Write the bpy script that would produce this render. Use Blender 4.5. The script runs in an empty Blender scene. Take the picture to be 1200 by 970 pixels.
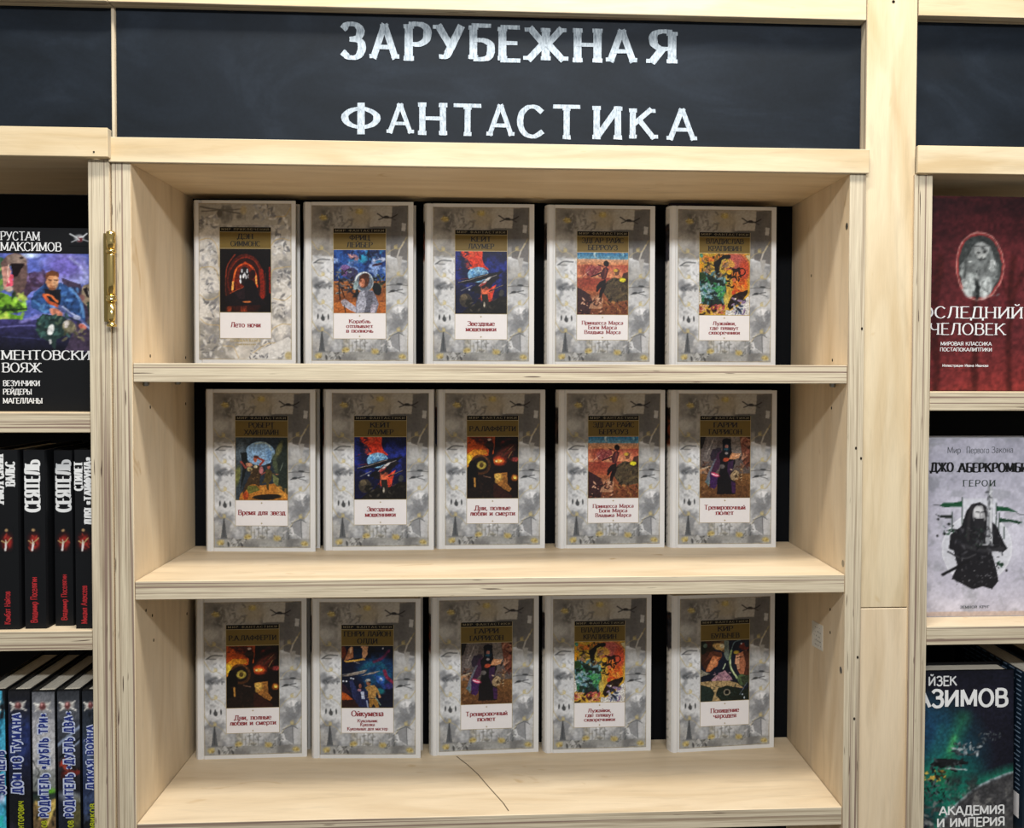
import bpy, math, random
import numpy as np
from mathutils import Vector, Matrix

# ------------------------------------------------------------------ camera, world, lights, exposure
SC = bpy.context.scene
COL = SC.collection
CAM_P = (0.4128, -0.98562, -0.00711)
CAM_R = (1.546284, -0.002965, -0.050915)
FPX, CX, CY = 995.66, 633.38, 458.44
cam = bpy.data.objects.new('camera', bpy.data.cameras.new('camera')); COL.objects.link(cam)
cam.location = CAM_P; cam.rotation_euler = CAM_R
cam.data.sensor_fit = 'HORIZONTAL'; cam.data.sensor_width = 36; cam.data.lens = FPX/1200*36
cam.data.shift_x = -(CX-600)/1200; cam.data.shift_y = (CY-485)/1200
cam.data.clip_start = .02
SC.camera = cam
w = bpy.data.worlds.new('shop_interior'); SC.world = w; w.use_nodes = True
w.node_tree.nodes['Background'].inputs[0].default_value = (.93, .96, 1, 1)
w.node_tree.nodes['Background'].inputs[1].default_value = .33
def area(name, loc, target, sx, sy, power, col, spread=180):
    l = bpy.data.lights.new(name, 'AREA'); l.shape = 'RECTANGLE'; l.size = sx; l.size_y = sy
    l.energy = power; l.color = col; l.spread = math.radians(spread)
    o = bpy.data.objects.new(name, l); COL.objects.link(o); o.location = loc
    o.rotation_euler = (Vector(target)-Vector(loc)).to_track_quat('-Z', 'Y').to_euler(); return o
area('ceiling_track_lamps', (.55, -.52, 1.36), (.45, 0, .0), 1.5, .05, 35, (1, .955, .88))
area('aisle_ceiling_lamp', (.45, -1.2, .68), (.42, 0, -.1), .9, .09, 16, (.95, .97, 1))
SC.view_settings.view_transform = 'Standard'; SC.view_settings.look = 'None'
SC.view_settings.gamma = 1; SC.view_settings.use_curve_mapping = False
SC.view_settings.exposure = 0.06

# ------------------------------------------------------------------ helpers
_R = np.array(Matrix(cam.rotation_euler.to_matrix()))
def ray(x, y): return _R @ np.array([(x-CX)/FPX, -(y-CY)/FPX, -1.])
def at(x, y, Y):                       # photograph pixel -> point on the plane y = Y
    d = ray(x, y); return Vector(np.array(CAM_P) + d*(Y-CAM_P[1])/d[1])
def at_x(x, y, X):
    d = ray(x, y); return Vector(np.array(CAM_P) + d*(X-CAM_P[0])/d[0])
def at_z(x, y, Z):
    d = ray(x, y); return Vector(np.array(CAM_P) + d*(Z-CAM_P[2])/d[2])
def rgb(h):
    c = np.array([int(h[i:i+2], 16)/255 for i in (0, 2, 4)])
    return np.where(c <= .04045, c/12.92, ((c+.055)/1.055)**2.4)
def link(o, parent=None):
    COL.objects.link(o)
    if parent is not None: o.parent = parent
    return o
def tag(o, label=None, cat=None, group=None, kind=None):
    if label: o['label'] = label
    if cat: o['category'] = cat
    if group: o['group'] = group
    if kind: o['kind'] = kind
    return o
def thing(name, loc, label, cat, group=None, rz=0):
    o = bpy.data.objects.new(name, None); link(o); o.location = loc; o.rotation_euler = (0, 0, rz)
    o.empty_display_size = .02
    return tag(o, label, cat, group)
def mesh(name, verts, faces, mats, parent=None, midx=None, smooth=False, uv=None, loc=None):
    me = bpy.data.meshes.new(name); me.from_pydata([tuple(v) for v in verts], [], faces)
    for m in (mats if isinstance(mats, (list, tuple)) else [mats]): me.materials.append(m)
    if midx is not None: me.polygons.foreach_set('material_index', midx)
    if smooth: me.polygons.foreach_set('use_smooth', [True]*len(me.polygons))
    if uv is not None:
        l = me.uv_layers.new(name='UVMap'); l.data.foreach_set('uv', [c for f in uv for p in f for c in p])
    me.update()
    o = bpy.data.objects.new(name, me); link(o, parent)
    if loc is not None: o.location = loc
    return o

# ------------------------------------------------------------------ materials
def new_mat(name, rough=.5, spec=.3, metal=0, col=None):
    m = bpy.data.materials.new(name); m.use_nodes = True
    b = m.node_tree.nodes['Principled BSDF']
    b.inputs['Roughness'].default_value = rough; b.inputs['Specular IOR Level'].default_value = spec
    b.inputs['Metallic'].default_value = metal
    if col is not None: b.inputs['Base Color'].default_value = (*rgb(col), 1)
    return m, m.node_tree.nodes, m.node_tree.links, b
def noise(n, l, vec, scale, detail=3, rough=.55, dist=0):
    mp = n.new('ShaderNodeMapping'); mp.inputs['Scale'].default_value = scale if isinstance(scale, tuple) else (scale,)*3
    l.new(vec, mp.inputs[0])
    t = n.new('ShaderNodeTexNoise'); t.inputs['Scale'].default_value = 1; t.inputs['Detail'].default_value = detail
    t.inputs['Roughness'].default_value = rough; t.inputs['Distortion'].default_value = dist
    l.new(mp.outputs[0], t.inputs['Vector']); return t.outputs[0]
def ramp(n, l, fac, stops):
    r = n.new('ShaderNodeValToRGB'); e = r.color_ramp.elements
    while len(e) < len(stops): e.new(.5)
    for i, (p, c) in enumerate(stops):
        e[i].position = p; e[i].color = (*(rgb(c) if isinstance(c, str) else (c,)*3), 1)
    l.new(fac, r.inputs[0]); return r.outputs[0]
def mix(n, l, a, b, fac, mode='MIX'):
    m = n.new('ShaderNodeMix'); m.data_type = 'RGBA'; m.blend_type = mode
    for s, v in ((m.inputs[0], fac), (m.inputs[6], a), (m.inputs[7], b)):
        if isinstance(v, (int, float)): s.default_value = v
        elif isinstance(v, str): s.default_value = (*rgb(v), 1)
        else: l.new(v, s)
    return m.outputs[2]
def bump(n, l, b, h, strength, dist=.001):
    bp = n.new('ShaderNodeBump'); bp.inputs['Strength'].default_value = strength; bp.inputs['Distance'].default_value = dist
    l.new(h, bp.inputs['Height']); l.new(bp.outputs[0], b.inputs['Normal'])
def birch(name, lo, hi, knot):
    m, n, l, b = new_mat(name, .5, .3)
    uv = n.new('ShaderNodeTexCoord').outputs['UV']
    big = noise(n, l, uv, (3.2, 22, 1), 3, .5, 1.2)
    c = ramp(n, l, big, [(.3, lo), (.62, hi)])
    streak = ramp(n, l, noise(n, l, uv, (9, 75, 1), 4, .6, .6), [(.52, .97), (.72, .80)])
    c = mix(n, l, c, streak, .7, 'MULTIPLY')
    fine = noise(n, l, uv, (40, 900, 1), 2)
    c = mix(n, l, c, ramp(n, l, fine, [(.3, .9), (.7, 1.0)]), .7, 'MULTIPLY')
    kn = ramp(n, l, noise(n, l, uv, (10, 20, 1), 2, .5, 2), [(.70, 0.), (.80, 1.)])
    c = mix(n, l, c, knot, kn)
    l.new(c, b.inputs['Base Color']); bump(n, l, b, fine, .12, .0004)
    return m
FACE = birch('birch_veneer', 'cfb895', 'dfcbab', 'b99b70')
FACE2 = birch('birch_veneer_fascia', 'c6ae86', 'dac8a6', 'bb9f70')
def ply_edge():
    m, n, l, b = new_mat('plywood_edge', .65, .2)
    uv = n.new('ShaderNodeTexCoord').outputs['UV']
    a = noise(n, l, uv, (2.2, 240, 1), 3, .7, .15)
    c = ramp(n, l, a, [(.32, '93816b'), (.42, 'b3a48b'), (.50, 'd0c3a8'), (.60, 'bfb096'), (.72, 'd4c8b0')])
    f = noise(n, l, uv, (30, 1100, 1), 2)
    c = mix(n, l, c, ramp(n, l, f, [(.3, .78), (.65, 1.0)]), .8, 'MULTIPLY')
    line = ramp(n, l, noise(n, l, uv, (1.2, 300, 1), 2, .5, .1), [(.57, 0.), (.62, .85)])
    c = mix(n, l, c, '776055', line)
    gap = ramp(n, l, noise(n, l, uv, (22, 380, 1), 1, .3, .3), [(.735, 0.), (.765, 1.)])
    c = mix(n, l, c, '4a3830', gap)
    l.new(c, b.inputs['Base Color']); bump(n, l, b, a, .3, .0005)
    return m
EDGE = ply_edge()
def flat(name, col, rough=.5, spec=.3, metal=0, vary=.06):
    m, n, l, b = new_mat(name, rough, spec, metal)
    t = noise(n, l, n.new('ShaderNodeTexCoord').outputs['Object'], 160, 2)
    l.new(mix(n, l, col, ramp(n, l, t, [(.3, 1-vary), (.7, 1.)]), 1., 'MULTIPLY'), b.inputs['Base Color'])
    return m
def painted(name, rough=.42, spec=.22):
    m, n, l, b = new_mat(name, rough, spec)
    a = n.new('ShaderNodeAttribute'); a.attribute_name = 'print'; l.new(a.outputs['Color'], b.inputs['Base Color'])
    return m
PRINT = painted('printed_paper'); PRINT_DULL = painted('printed_matte_paper', .55, .2)
def board_mat():
    m, n, l, b = new_mat('chalkboard_paint', .6, .16)
    o = n.new('ShaderNodeTexCoord').outputs['Object']
    c = ramp(n, l, noise(n, l, o, (5, 5, 9), 4, .6, 1.5), [(.3, '0e141a'), (.55, '151c24'), (.8, '222a34')])
    d = ramp(n, l, noise(n, l, o, (260, 260, 260), 2), [(.3, .86), (.7, 1.)])
    c = mix(n, l, c, d, 1., 'MULTIPLY')
    sm = ramp(n, l, noise(n, l, o, (9, 9, 15), 3, .5, .8), [(.64, 0.), (.74, .6)])
    c = mix(n, l, c, '161a20', sm)
    l.new(c, b.inputs['Base Color']); bump(n, l, b, d, .15, .0003); return m
CHALKBOARD = board_mat()
def chalk_mat(grey_top=False):
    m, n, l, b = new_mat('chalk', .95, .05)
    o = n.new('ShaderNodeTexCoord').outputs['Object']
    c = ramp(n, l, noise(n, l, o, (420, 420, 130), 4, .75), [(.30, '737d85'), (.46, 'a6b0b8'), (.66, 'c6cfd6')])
    if grey_top:                            # first line: chalk colour mixes to a darker grey in its upper half
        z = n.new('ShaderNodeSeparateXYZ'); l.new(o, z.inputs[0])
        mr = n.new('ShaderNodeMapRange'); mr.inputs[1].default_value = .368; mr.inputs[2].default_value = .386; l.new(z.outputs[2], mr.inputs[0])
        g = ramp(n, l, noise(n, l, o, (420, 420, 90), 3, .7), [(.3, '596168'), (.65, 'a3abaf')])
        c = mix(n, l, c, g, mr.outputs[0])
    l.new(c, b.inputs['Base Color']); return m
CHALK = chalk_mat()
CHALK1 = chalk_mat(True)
def page_mat(name, lo, hi):
    m, n, l, b = new_mat(name, .8, .1)
    o = n.new('ShaderNodeTexCoord').outputs['Object']
    c = ramp(n, l, noise(n, l, o, (60, 2600, 6), 2), [(.3, lo), (.65, hi)])
    l.new(c, b.inputs['Base Color']); return m
PAGES = page_mat('page_edges', 'a8a192', 'd8d2c2')
COVER_WHITE = flat('cream_laminated_board', 'dbdad7', .4, .35, 0, .03)
PANEL_WHITE = flat('white_title_paper', 'e4e1e1', .45, .3, 0, .02)
GOLD = flat('gold_print', '6c5826', .5, .25, 0, .05)
GOLD_LINE = flat('gold_line', 'a8976b', .45, .4, .1, .05)
BLACKP = flat('black_print', '100e0c', .5, .2)
GOLD_DULL = flat('dull_gold_ink', '8f8262', .5)
RED_INK = flat('dark_red_ink', '8a2a30', .5)
WHITE_INK = flat('white_ink', 'dcdcda', .5)
GREY_INK = flat('grey_ink', '97938e', .5)
BLACK_INK = flat('black_ink', '141414', .5)
BACKING = flat('black_back_panel', '090b0e', .75, .1)
DARKCASE = flat('black_laminated_board', '0f1012', .45, .22)
HOLE = flat('dark_hole', '1c1510', .9, .1)
PINM = flat('shelf_pin_steel', '8f8d84', .35, .5, .9)
BRASS, *_ = new_mat('polished_brass', .16, .5, 1, 'dcbf78')
BRASS2, *_ = new_mat('brass_plate', .3, .5, 1, '9d8650')
# ------------------------------------------------------------------ stroke lettering (own alphabet, Cyrillic)
def _el(cx, cy, rx, ry): return 'o ' + ' '.join('%.3f,%.3f' % (cx+rx*math.sin(a), cy+ry*math.cos(a)) for a in [i*math.pi/12 for i in range(25)])
GL = {
'А': (.84, '0,0 .42,1|.42,1 .84,0|.15,.33 .69,.33'),
'Б': (.68, '.1,0 .1,1|.1,1 .6,1|c .1,.56 .4,.56 .62,.46 .66,.27 .6,.08 .4,0 .1,0'),
'В': (.7, '.1,0 .1,1|c .1,1 .42,1 .6,.9 .6,.66 .42,.54 .1,.54|c .1,.54 .45,.54 .66,.42 .66,.14 .45,0 .1,0'),
'Г': (.6, '.1,0 .1,1|.1,1 .6,1'),
'Д': (.88, '.02,-.2 .02,0|.02,0 .86,0|.86,0 .86,-.2|.16,0 .3,1|.3,1 .7,1|.7,1 .7,0'),
'Е': (.64, '.1,0 .1,1|.1,1 .6,1|.1,.52 .52,.52|.1,0 .62,0'),
'Ж': (1.12, '.56,0 .56,1|.05,1 .5,.5|.5,.52 0,0|1.07,1 .62,.5|.62,.52 1.12,0'),
'З': (.66, 'c .05,.84 .2,.99 .45,.97 .59,.8 .5,.6 .25,.54|c .25,.54 .55,.5 .63,.27 .5,.04 .25,0 .03,.16'),
'И': (.82, '.1,0 .1,1|.1,.05 .72,.95|.72,0 .72,1'),
'Й': (.82, '.1,0 .1,1|.1,.05 .72,.95|.72,0 .72,1|c .24,1.25 .41,1.13 .58,1.25'),
'К': (.78, '.1,0 .1,1|.1,.45 .7,1|.3,.62 .78,0'),
'Л': (.8, 'c 0,.02 .12,.08 .22,.45 .28,1|.28,1 .7,1|.7,0 .7,1'),
'М': (.98, '.1,0 .1,1|.1,1 .49,.12|.49,.12 .88,1|.88,0 .88,1'),
'Н': (.82, '.1,0 .1,1|.72,0 .72,1|.1,.52 .72,.52'),
'О': (.86, _el(.43, .5, .38, .5)),
'П': (.82, '.1,0 .1,1|.1,1 .72,1|.72,0 .72,1'),
'Р': (.68, '.1,0 .1,1|c .1,1 .45,1 .65,.87 .63,.6 .42,.46 .1,.46'),
'С': (.76, 'c .71,.82 .5,.99 .25,.95 .07,.7 .07,.3 .25,.05 .5,.01 .73,.18'),
'Т': (.76, '.38,0 .38,1|.02,1 .74,1'),
'У': (.76, '.02,1 .4,.36|c .74,1 .42,.32 .27,.04 .06,.02'),
'Ф': (.98, '.49,-.06 .49,1.06|'+_el(.49, .52, .42, .33)),
'Х': (.78, '0,0 .74,1|.04,1 .78,0'),
'Ц': (.84, '.1,0 .1,1|.68,0 .68,1|.1,0 .82,0|.82,0 .82,-.2'),
'Ч': (.76, 'c .1,1 .1,.65 .3,.43 .66,.48|.66,0 .66,1'),
'Ш': (1.06, '.1,0 .1,1|.53,0 .53,1|.96,0 .96,1|.1,0 .96,0'),
'Щ': (1.12, '.1,0 .1,1|.53,0 .53,1|.96,0 .96,1|.1,0 1.08,0|1.08,0 1.08,-.2'),
'Ы': (1.0, '.1,0 .1,1|c .1,.56 .38,.56 .58,.42 .58,.12 .38,0 .1,0|.9,0 .9,1'),
'Ь': (.66, '.1,0 .1,1|c .1,.56 .38,.56 .62,.42 .62,.12 .38,0 .1,0'),
'Э': (.76, 'c .05,.82 .26,.99 .51,.95 .69,.7 .69,.3 .51,.05 .26,.01 .03,.18|.25,.52 .69,.52'),
'Ю': (1.1, '.1,0 .1,1|.1,.52 .36,.52|'+_el(.7, .5, .33, .5)),
'Я': (.74, '.64,0 .64,1|c .64,1 .3,1 .1,.87 .12,.6 .32,.46 .64,.46|.36,.46 .04,0'),
'1а': (.54, '.44,.02 .44,.45|c .44,.4 .42,.64 .25,.68 .07,.56|c .44,.4 .18,.36 .05,.2 .16,.0 .44,.14'),
'1б': (.6, _el(.3, .32, .24, .33)+'|c .06,.3 .08,.75 .28,.92 .55,1'),
'1е': (.56, 'c .05,.36 .3,.36 .5,.38 .47,.6 .28,.69 .09,.56 .05,.3 .15,.05 .35,-.01 .53,.12'),
'1р': (.58, '.1,-.28 .1,.68|c .1,.58 .3,.7 .52,.55 .53,.18 .33,-.01 .1,.1'),
'1у': (.58, '.02,.68 .31,.06|c .56,.68 .3,0 .2,-.24 .03,-.27'),
'1ф': (.8, '.4,-.28 .4,.95|'+_el(.4, .34, .34, .34)),
'1й': (.56, '.07,0 .07,.68|.07,.04 .49,.64|.49,0 .49,.68|c .16,.93 .28,.82 .4,.93'),
',': (.26, 'c .12,.08 .15,-.05 .04,-.18'), '.': (.26, '.08,0 .08,.1|.14,0 .14,.1'),
'«': (.5, '.24,.72 .06,.5|.06,.5 .24,.28|.46,.72 .28,.5|.28,.5 .46,.28'),
'»': (.5, '.06,.72 .24,.5|.24,.5 .06,.28|.28,.72 .46,.5|.46,.5 .28,.28'),
'-': (.4, '.05,.4 .35,.4'), ' ': (.42, '')}
def _smooth(P, k=5):
    if len(P) < 3: return P
    Q = [2*P[0]-P[1]]+list(P)+[2*P[-1]-P[-2]]; out = []
    for i in range(1, len(Q)-2):
        a, b, c, d = Q[i-1:i+3]
        for j in range(k):
            t = j/k; out.append(.5*((2*b)+(c-a)*t+(2*a-5*b+4*c-d)*t*t+(-a+3*b-3*c+d)*t**3))
    return out+[P[-1]]
def glyph(ch, thick, thin, serif, xs=1.):
    """vertices and faces of one letter, cap height 1; returns (advance, verts, faces)"""
    k = 1.
    if ch in GL: wd, s = GL[ch]
    elif '1'+ch in GL: wd, s = GL['1'+ch]
    else: wd, s = GL[ch.upper()]; k = .68
    V = []; F = []; lay = [0]
    def strip(P):
        n = len(P); base = len(V); lay[0] += 1
        for i, p in enumerate(P):
            t = P[min(i+1, n-1)]-P[max(i-1, 0)]; L = math.hypot(*t) or 1; t = t/L
            wv = (thin+(thick-thin)*abs(t[1])**1.3)/2; nn = np.array([-t[1], t[0]])*wv
            V.append((*(p+nn), lay[0])); V.append((*(p-nn), lay[0]))
        for i in range(n-1):
            b = base+2*i; F.append((b, b+2, b+3, b+1)[::-1])
    for part in [q for q in s.split('|') if q]:
        mode = part[0] if part[0] in 'co' else 'l'
        P = [np.array([float(a) for a in q.split(',')]) for q in part.lstrip('co ').split()]
        P = [np.array([p[0]*xs*k, p[1]*k]) for p in P]
        if mode == 'c': P = _smooth(P)
        if mode == 'l':
            a, b = P; t = (b-a)/math.hypot(*(b-a))
            e = thin*.5 if abs(t[1]) < .2 else 0
            strip([a-t*e, b+t*e])
            if serif and abs(t[1]) > .5:
                for q in (a, b):
                    if abs(q[1]) < .01 or abs(q[1]-k) < .01:
                        dy = thin*.5 if q[1] < .1 else -thin*.5
                        strip([q+np.array([-thick*.5-serif, dy]), q+np.array([thick*.5+serif, dy])])
        else: strip(P)
    return wd*xs*k, V, F
def text(s, h, thick=.16, thin=.07, serif=.08, track=.1, xs=1., width=None):
    """one line of lettering: verts (x, y) in metres, centred on x = 0, baseline y = 0"""
    V = []; F = []; x = 0
    for ch in s:
        adv, v, f = glyph(ch, thick, thin, serif, xs); b = len(V)
        V += [(p[0]+x, p[1], p[2]) for p in v]; F += [tuple(i+b for i in q) for q in f]; x += adv+track
    x -= track
    k = h if width is None else width/x
    return [((p[0]-x/2)*k, p[1]*h, p[2]) for p in V], F
def merge(blocks):
    """blocks of ((verts, faces), dx, dy) -> one list of 2D verts and faces"""
    V = []; F = []
    for (v, f), dx, dy in blocks:
        b = len(V); V += [(p[0]+dx, p[1]+dy, p[2]) for p in v]; F += [tuple(i+b for i in q) for q in f]
    return V, F
def lettering(name, blocks, mat, parent, y=-.0006, loc=None):
    V, F = merge(blocks)
    return mesh(name, [(p[0], y-p[2]*2e-5, p[1]) for p in V], F, mat, parent, loc=loc)
# ------------------------------------------------------------------ painter: printed pictures as colour per vertex
class Can:
    def __init__(s, w, h, box, base, seed=1, warp=.0):
        s.w, s.h = w, h; s.box = box; s.rs = np.random.RandomState(seed)
        x0, y0, x1, y1 = box
        X, Y = np.meshgrid(np.linspace(x0, x1, w*2+2), np.linspace(y0, y1, h*2+2)); s.X0, s.Y0 = X, Y
        s.u = (x1-x0)/w
        s.X = X+(s.fbm(7)-.5)*2*warp; s.Y = Y+(s.fbm(7)-.5)*2*warp
        s.I = np.zeros(X.shape+(3,)); s.I[:] = rgbs(base)
    def fbm(s, n, oct=4, ay=1.):
        H, W = s.X0.shape; out = np.zeros((H, W)); a = .5; tot = 0
        for o in range(oct):
            gx = max(2, int(n*2**o)); gy = max(2, int(n*2**o*ay*H/W))
            g = s.rs.rand(gy+2, gx+2)
            xs = np.linspace(0, gx, W, endpoint=False); ys = np.linspace(0, gy, H, endpoint=False)
            xi = xs.astype(int); yi = ys.astype(int); fx = xs-xi; fy = (ys-yi)[:, None]
            fx = fx*fx*(3-2*fx); fy = fy*fy*(3-2*fy)
            A = g[yi][:, xi]*(1-fx)+g[yi][:, xi+1]*fx; B = g[yi+1][:, xi]*(1-fx)+g[yi+1][:, xi+1]*fx
            out += a*(A*(1-fy)+B*fy); tot += a; a *= .55
        return out/tot
    def put(s, m, c, a=1.):
        m = np.clip(m, 0, 1)[..., None]*a; s.I = s.I*(1-m)+rgbs(c)*m; return s
    def grad(s, y0, c0, y1, c1):
        t = np.clip((s.Y-y0)/(y1-y0), 0, 1)[..., None]; m = ((s.Y >= y0) & (s.Y <= y1))[..., None]
        s.I = np.where(m, rgbs(c0)*(1-t)+rgbs(c1)*t, s.I); return s
    def E(s, cx, cy, rx, ry, c, rot=0, soft=1., a=1., ring=0):
        r = math.radians(rot); dx, dy = s.X-cx, s.Y-cy
        ex = (dx*math.cos(r)+dy*math.sin(r))/rx; ey = (-dx*math.sin(r)+dy*math.cos(r))/ry
        d = np.sqrt(ex*ex+ey*ey); sw = max(soft*1.6, s.u*.7); k = min(rx, ry)/sw
        m = (1-d)*k+.5 if not ring else (ring/2-np.abs(1-d)*min(rx, ry))/sw+.5
        return s.put(m, c, a)
    def P(s, pts, c, a=1.):
        P = [(pts[i], pts[i+1]) for i in range(0, len(pts), 2)]; m = np.zeros(s.X.shape, bool)
        for i in range(len(P)):
            (x1, y1), (x2, y2) = P[i-1], P[i]
            if y1 == y2: continue
            m ^= ((s.Y < y1) != (s.Y < y2)) & (s.X < (x2-x1)*(s.Y-y1)/(y2-y1)+x1)
        return s.put(m.astype(float), c, a)
    def L(s, pts, wd, c, soft=1., a=1., curve=False):
        P = [np.array([pts[i], pts[i+1]], float) for i in range(0, len(pts), 2)]
        if curve: P = _smooth(P, 6)
        D = np.full(s.X.shape, 1e9)
        for p, q in zip(P, P[1:]):
            d = q-p; L2 = (d@d) or 1; t = np.clip(((s.X-p[0])*d[0]+(s.Y-p[1])*d[1])/L2, 0, 1)
            D = np.minimum(D, np.hypot(s.X-p[0]-t*d[0], s.Y-p[1]-t*d[1]))
        return s.put((wd/2-D)/max(soft*1.6, s.u*.7)+.5, c, a)
    def N(s, n, lo, hi, c, a=1., box=None, ay=1., oct=4):
        """patches of colour c where noise runs between lo and hi, inside box with soft edges"""
        f = s.fbm(n, oct, ay); m = np.clip((f-lo)/(hi-lo), 0, 1)
        if box:
            x0, y0, x1, y1 = box; e = .12
            gx = np.clip(np.minimum(s.X-x0, x1-s.X)/((x1-x0)*e), 0, 1); gy = np.clip(np.minimum(s.Y-y0, y1-s.Y)/((y1-y0)*e), 0, 1)
            m = m*gx*gy
        return s.put(m, c, a)
    def daub(s, n, box, size, cols, a=.8, asp=2.5):
        x0, y0, x1, y1 = box
        for i in range(n):
            cx, cy = x0+(x1-x0)*s.rs.rand(), y0+(y1-y0)*s.rs.rand(); r = size*(.5+s.rs.rand())
            X, Y = s.X0, s.Y0; H, W = X.shape
            ix = int((cx-s.box[0])/(s.box[2]-s.box[0])*W); iy = int((cy-s.box[1])/(s.box[3]-s.box[1])*H); k = int(r/s.u*2)+3
            sl = (slice(max(0, iy-k), max(0, iy+k)), slice(max(0, ix-k), max(0, ix+k)))
            th = s.rs.rand()*3.14; dx, dy = X[sl]-cx, Y[sl]-cy
            ex = (dx*math.cos(th)+dy*math.sin(th))/r; ey = (-dx*math.sin(th)+dy*math.cos(th))/(r/asp)
            m = (np.clip((1-np.sqrt(ex*ex+ey*ey))*2.5, 0, 1)*a)[..., None]
            s.I[sl] = s.I[sl]*(1-m)+rgbs(cols[s.rs.randint(len(cols))])*m
        return s
    def grain(s, amt, n=40, ruf=1.1):
        H, W = s.X0.shape; iy, ix = np.mgrid[0:H, 0:W]      # ruffle the edges like brushwork
        dx = ((s.fbm(26, 2)-.5)*4*ruf).astype(int); dy = ((s.fbm(26, 2)-.5)*4*ruf).astype(int)
        s.I = s.I[np.clip(iy+dy, 0, H-1), np.clip(ix+dx, 0, W-1)]
        s.I = np.clip(s.I*(1+(s.fbm(n, 3)-.5)[..., None]*amt*3.6), 0, 1); return s
    def colors(s):
        I = s.I; I = (I[0::2, 0::2]+I[1::2, 0::2]+I[0::2, 1::2]+I[1::2, 1::2])/4
        return np.where(I <= .04045, I/12.92, ((I+.055)/1.055)**2.4)
def rgbs(h): return np.array([int(h[i:i+2], 16)/255 for i in (0, 2, 4)])
def print_mesh(name, can, x0, z0, x1, z1, y=-.0002, mat=None, gain=1., fn=None):
    """grid x0..x1, z0..z1 (metres) that carries the painting; fn maps (a, b) to 3D"""
    C = can.colors()*gain; H, W = C.shape[:2]
    A, B = np.meshgrid(np.linspace(x0, x1, W), np.linspace(z1, z0, H))
    co = np.stack([A, np.full_like(A, y), B], -1) if fn is None else fn(A, B)
    i = np.arange(H*W).reshape(H, W)
    q = np.stack([i[1:, :-1], i[1:, 1:], i[:-1, 1:], i[:-1, :-1]], -1).reshape(-1, 4)
    me = bpy.data.meshes.new(name); n = len(q)
    me.vertices.add(H*W); me.vertices.foreach_set('co', co.reshape(-1))
    me.loops.add(n*4); me.loops.foreach_set('vertex_index', q.reshape(-1))
    me.polygons.add(n); me.polygons.foreach_set('loop_start', np.arange(n)*4)
    at_ = me.color_attributes.new('print', 'FLOAT_COLOR', 'POINT')
    at_.data.foreach_set('color', np.concatenate([C, np.ones((H, W, 1))], -1).reshape(-1))
    me.materials.append(mat or PRINT); me.update(calc_edges=True); return me
def put(name, me, parent, loc=(0, 0, 0), rot=0):
    o = bpy.data.objects.new(name, me); link(o, parent); o.location = loc; o.rotation_euler = (0, 0, rot); return o
PB = (48, 50, 735, 905)
def pic(base, seed, warp=6, box=PB): return Can(112, 140, box, base, seed, warp)
def p_monk():
    c = pic('0d0809', 1, 4)
    c.E(390, 560, 270, 400, '2c0e0a', 0, 30).E(390, 470, 235, 330, '5a1a0e', 0, 6, .9, 26).E(390, 500, 150, 260, '7a220f', 0, 20, .8)
    c.L([125, 440, 150, 280, 250, 130], 16, '7c2c18', 2, 1, True).L([125, 440, 130, 680], 12, '5a2416')
    c.L([215, 620, 235, 440, 280, 310, 385, 240], 26, 'c04a1c', 3, 1, True).L([215, 600, 225, 500], 26, 'f2a850', 3).L([232, 440, 275, 320], 12, 'ef7a30', 2)
    c.L([385, 240, 480, 300, 535, 420, 545, 560], 26, 'c8481a', 3, 1, True).L([530, 420, 540, 520], 20, 'f6b055', 4).L([600, 350, 620, 520, 620, 690], 60, '8c2210', 6, .9, True)
    c.L([190, 330, 280, 210, 400, 165, 520, 220, 600, 360], 18, '7a2412', 3, 1, True).L([715, 300, 720, 640], 20, '8a1e10', 3).L([660, 380, 660, 680], 12, '4a1a12', 2)
    c.E(380, 420, 70, 130, '1c1416', 0, 3)
    for x, y in ((345, 350), (415, 350), (325, 430), (365, 420), (400, 430), (435, 420), (325, 490), (380, 395)): c.E(x, y, 13, 30, 'dfe3ea', 0, 3)
    c.L([345, 320, 345, 510], 5, '2a1c20').L([395, 320, 395, 480], 5, '2a1c20').E(480, 400, 45, 70, '2a0c0c', 20, 6)
    c.P([130, 690, 230, 640, 300, 590, 370, 560, 390, 490, 430, 455, 500, 480, 540, 560, 580, 690, 640, 760, 700, 800, 200, 820, 100, 750], '120c10')
    c.P([240, 640, 380, 560, 380, 720, 300, 720], '281a20', .7).L([190, 650, 300, 595, 365, 565], 7, 'b05028', 2)
    c.E(410, 765, 60, 11, 'c87038', 0, 3).N(8, .5, .7, 'a8401c', .8, (110, 820, 520, 900), .4)
    return c.grain(.25)
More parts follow.
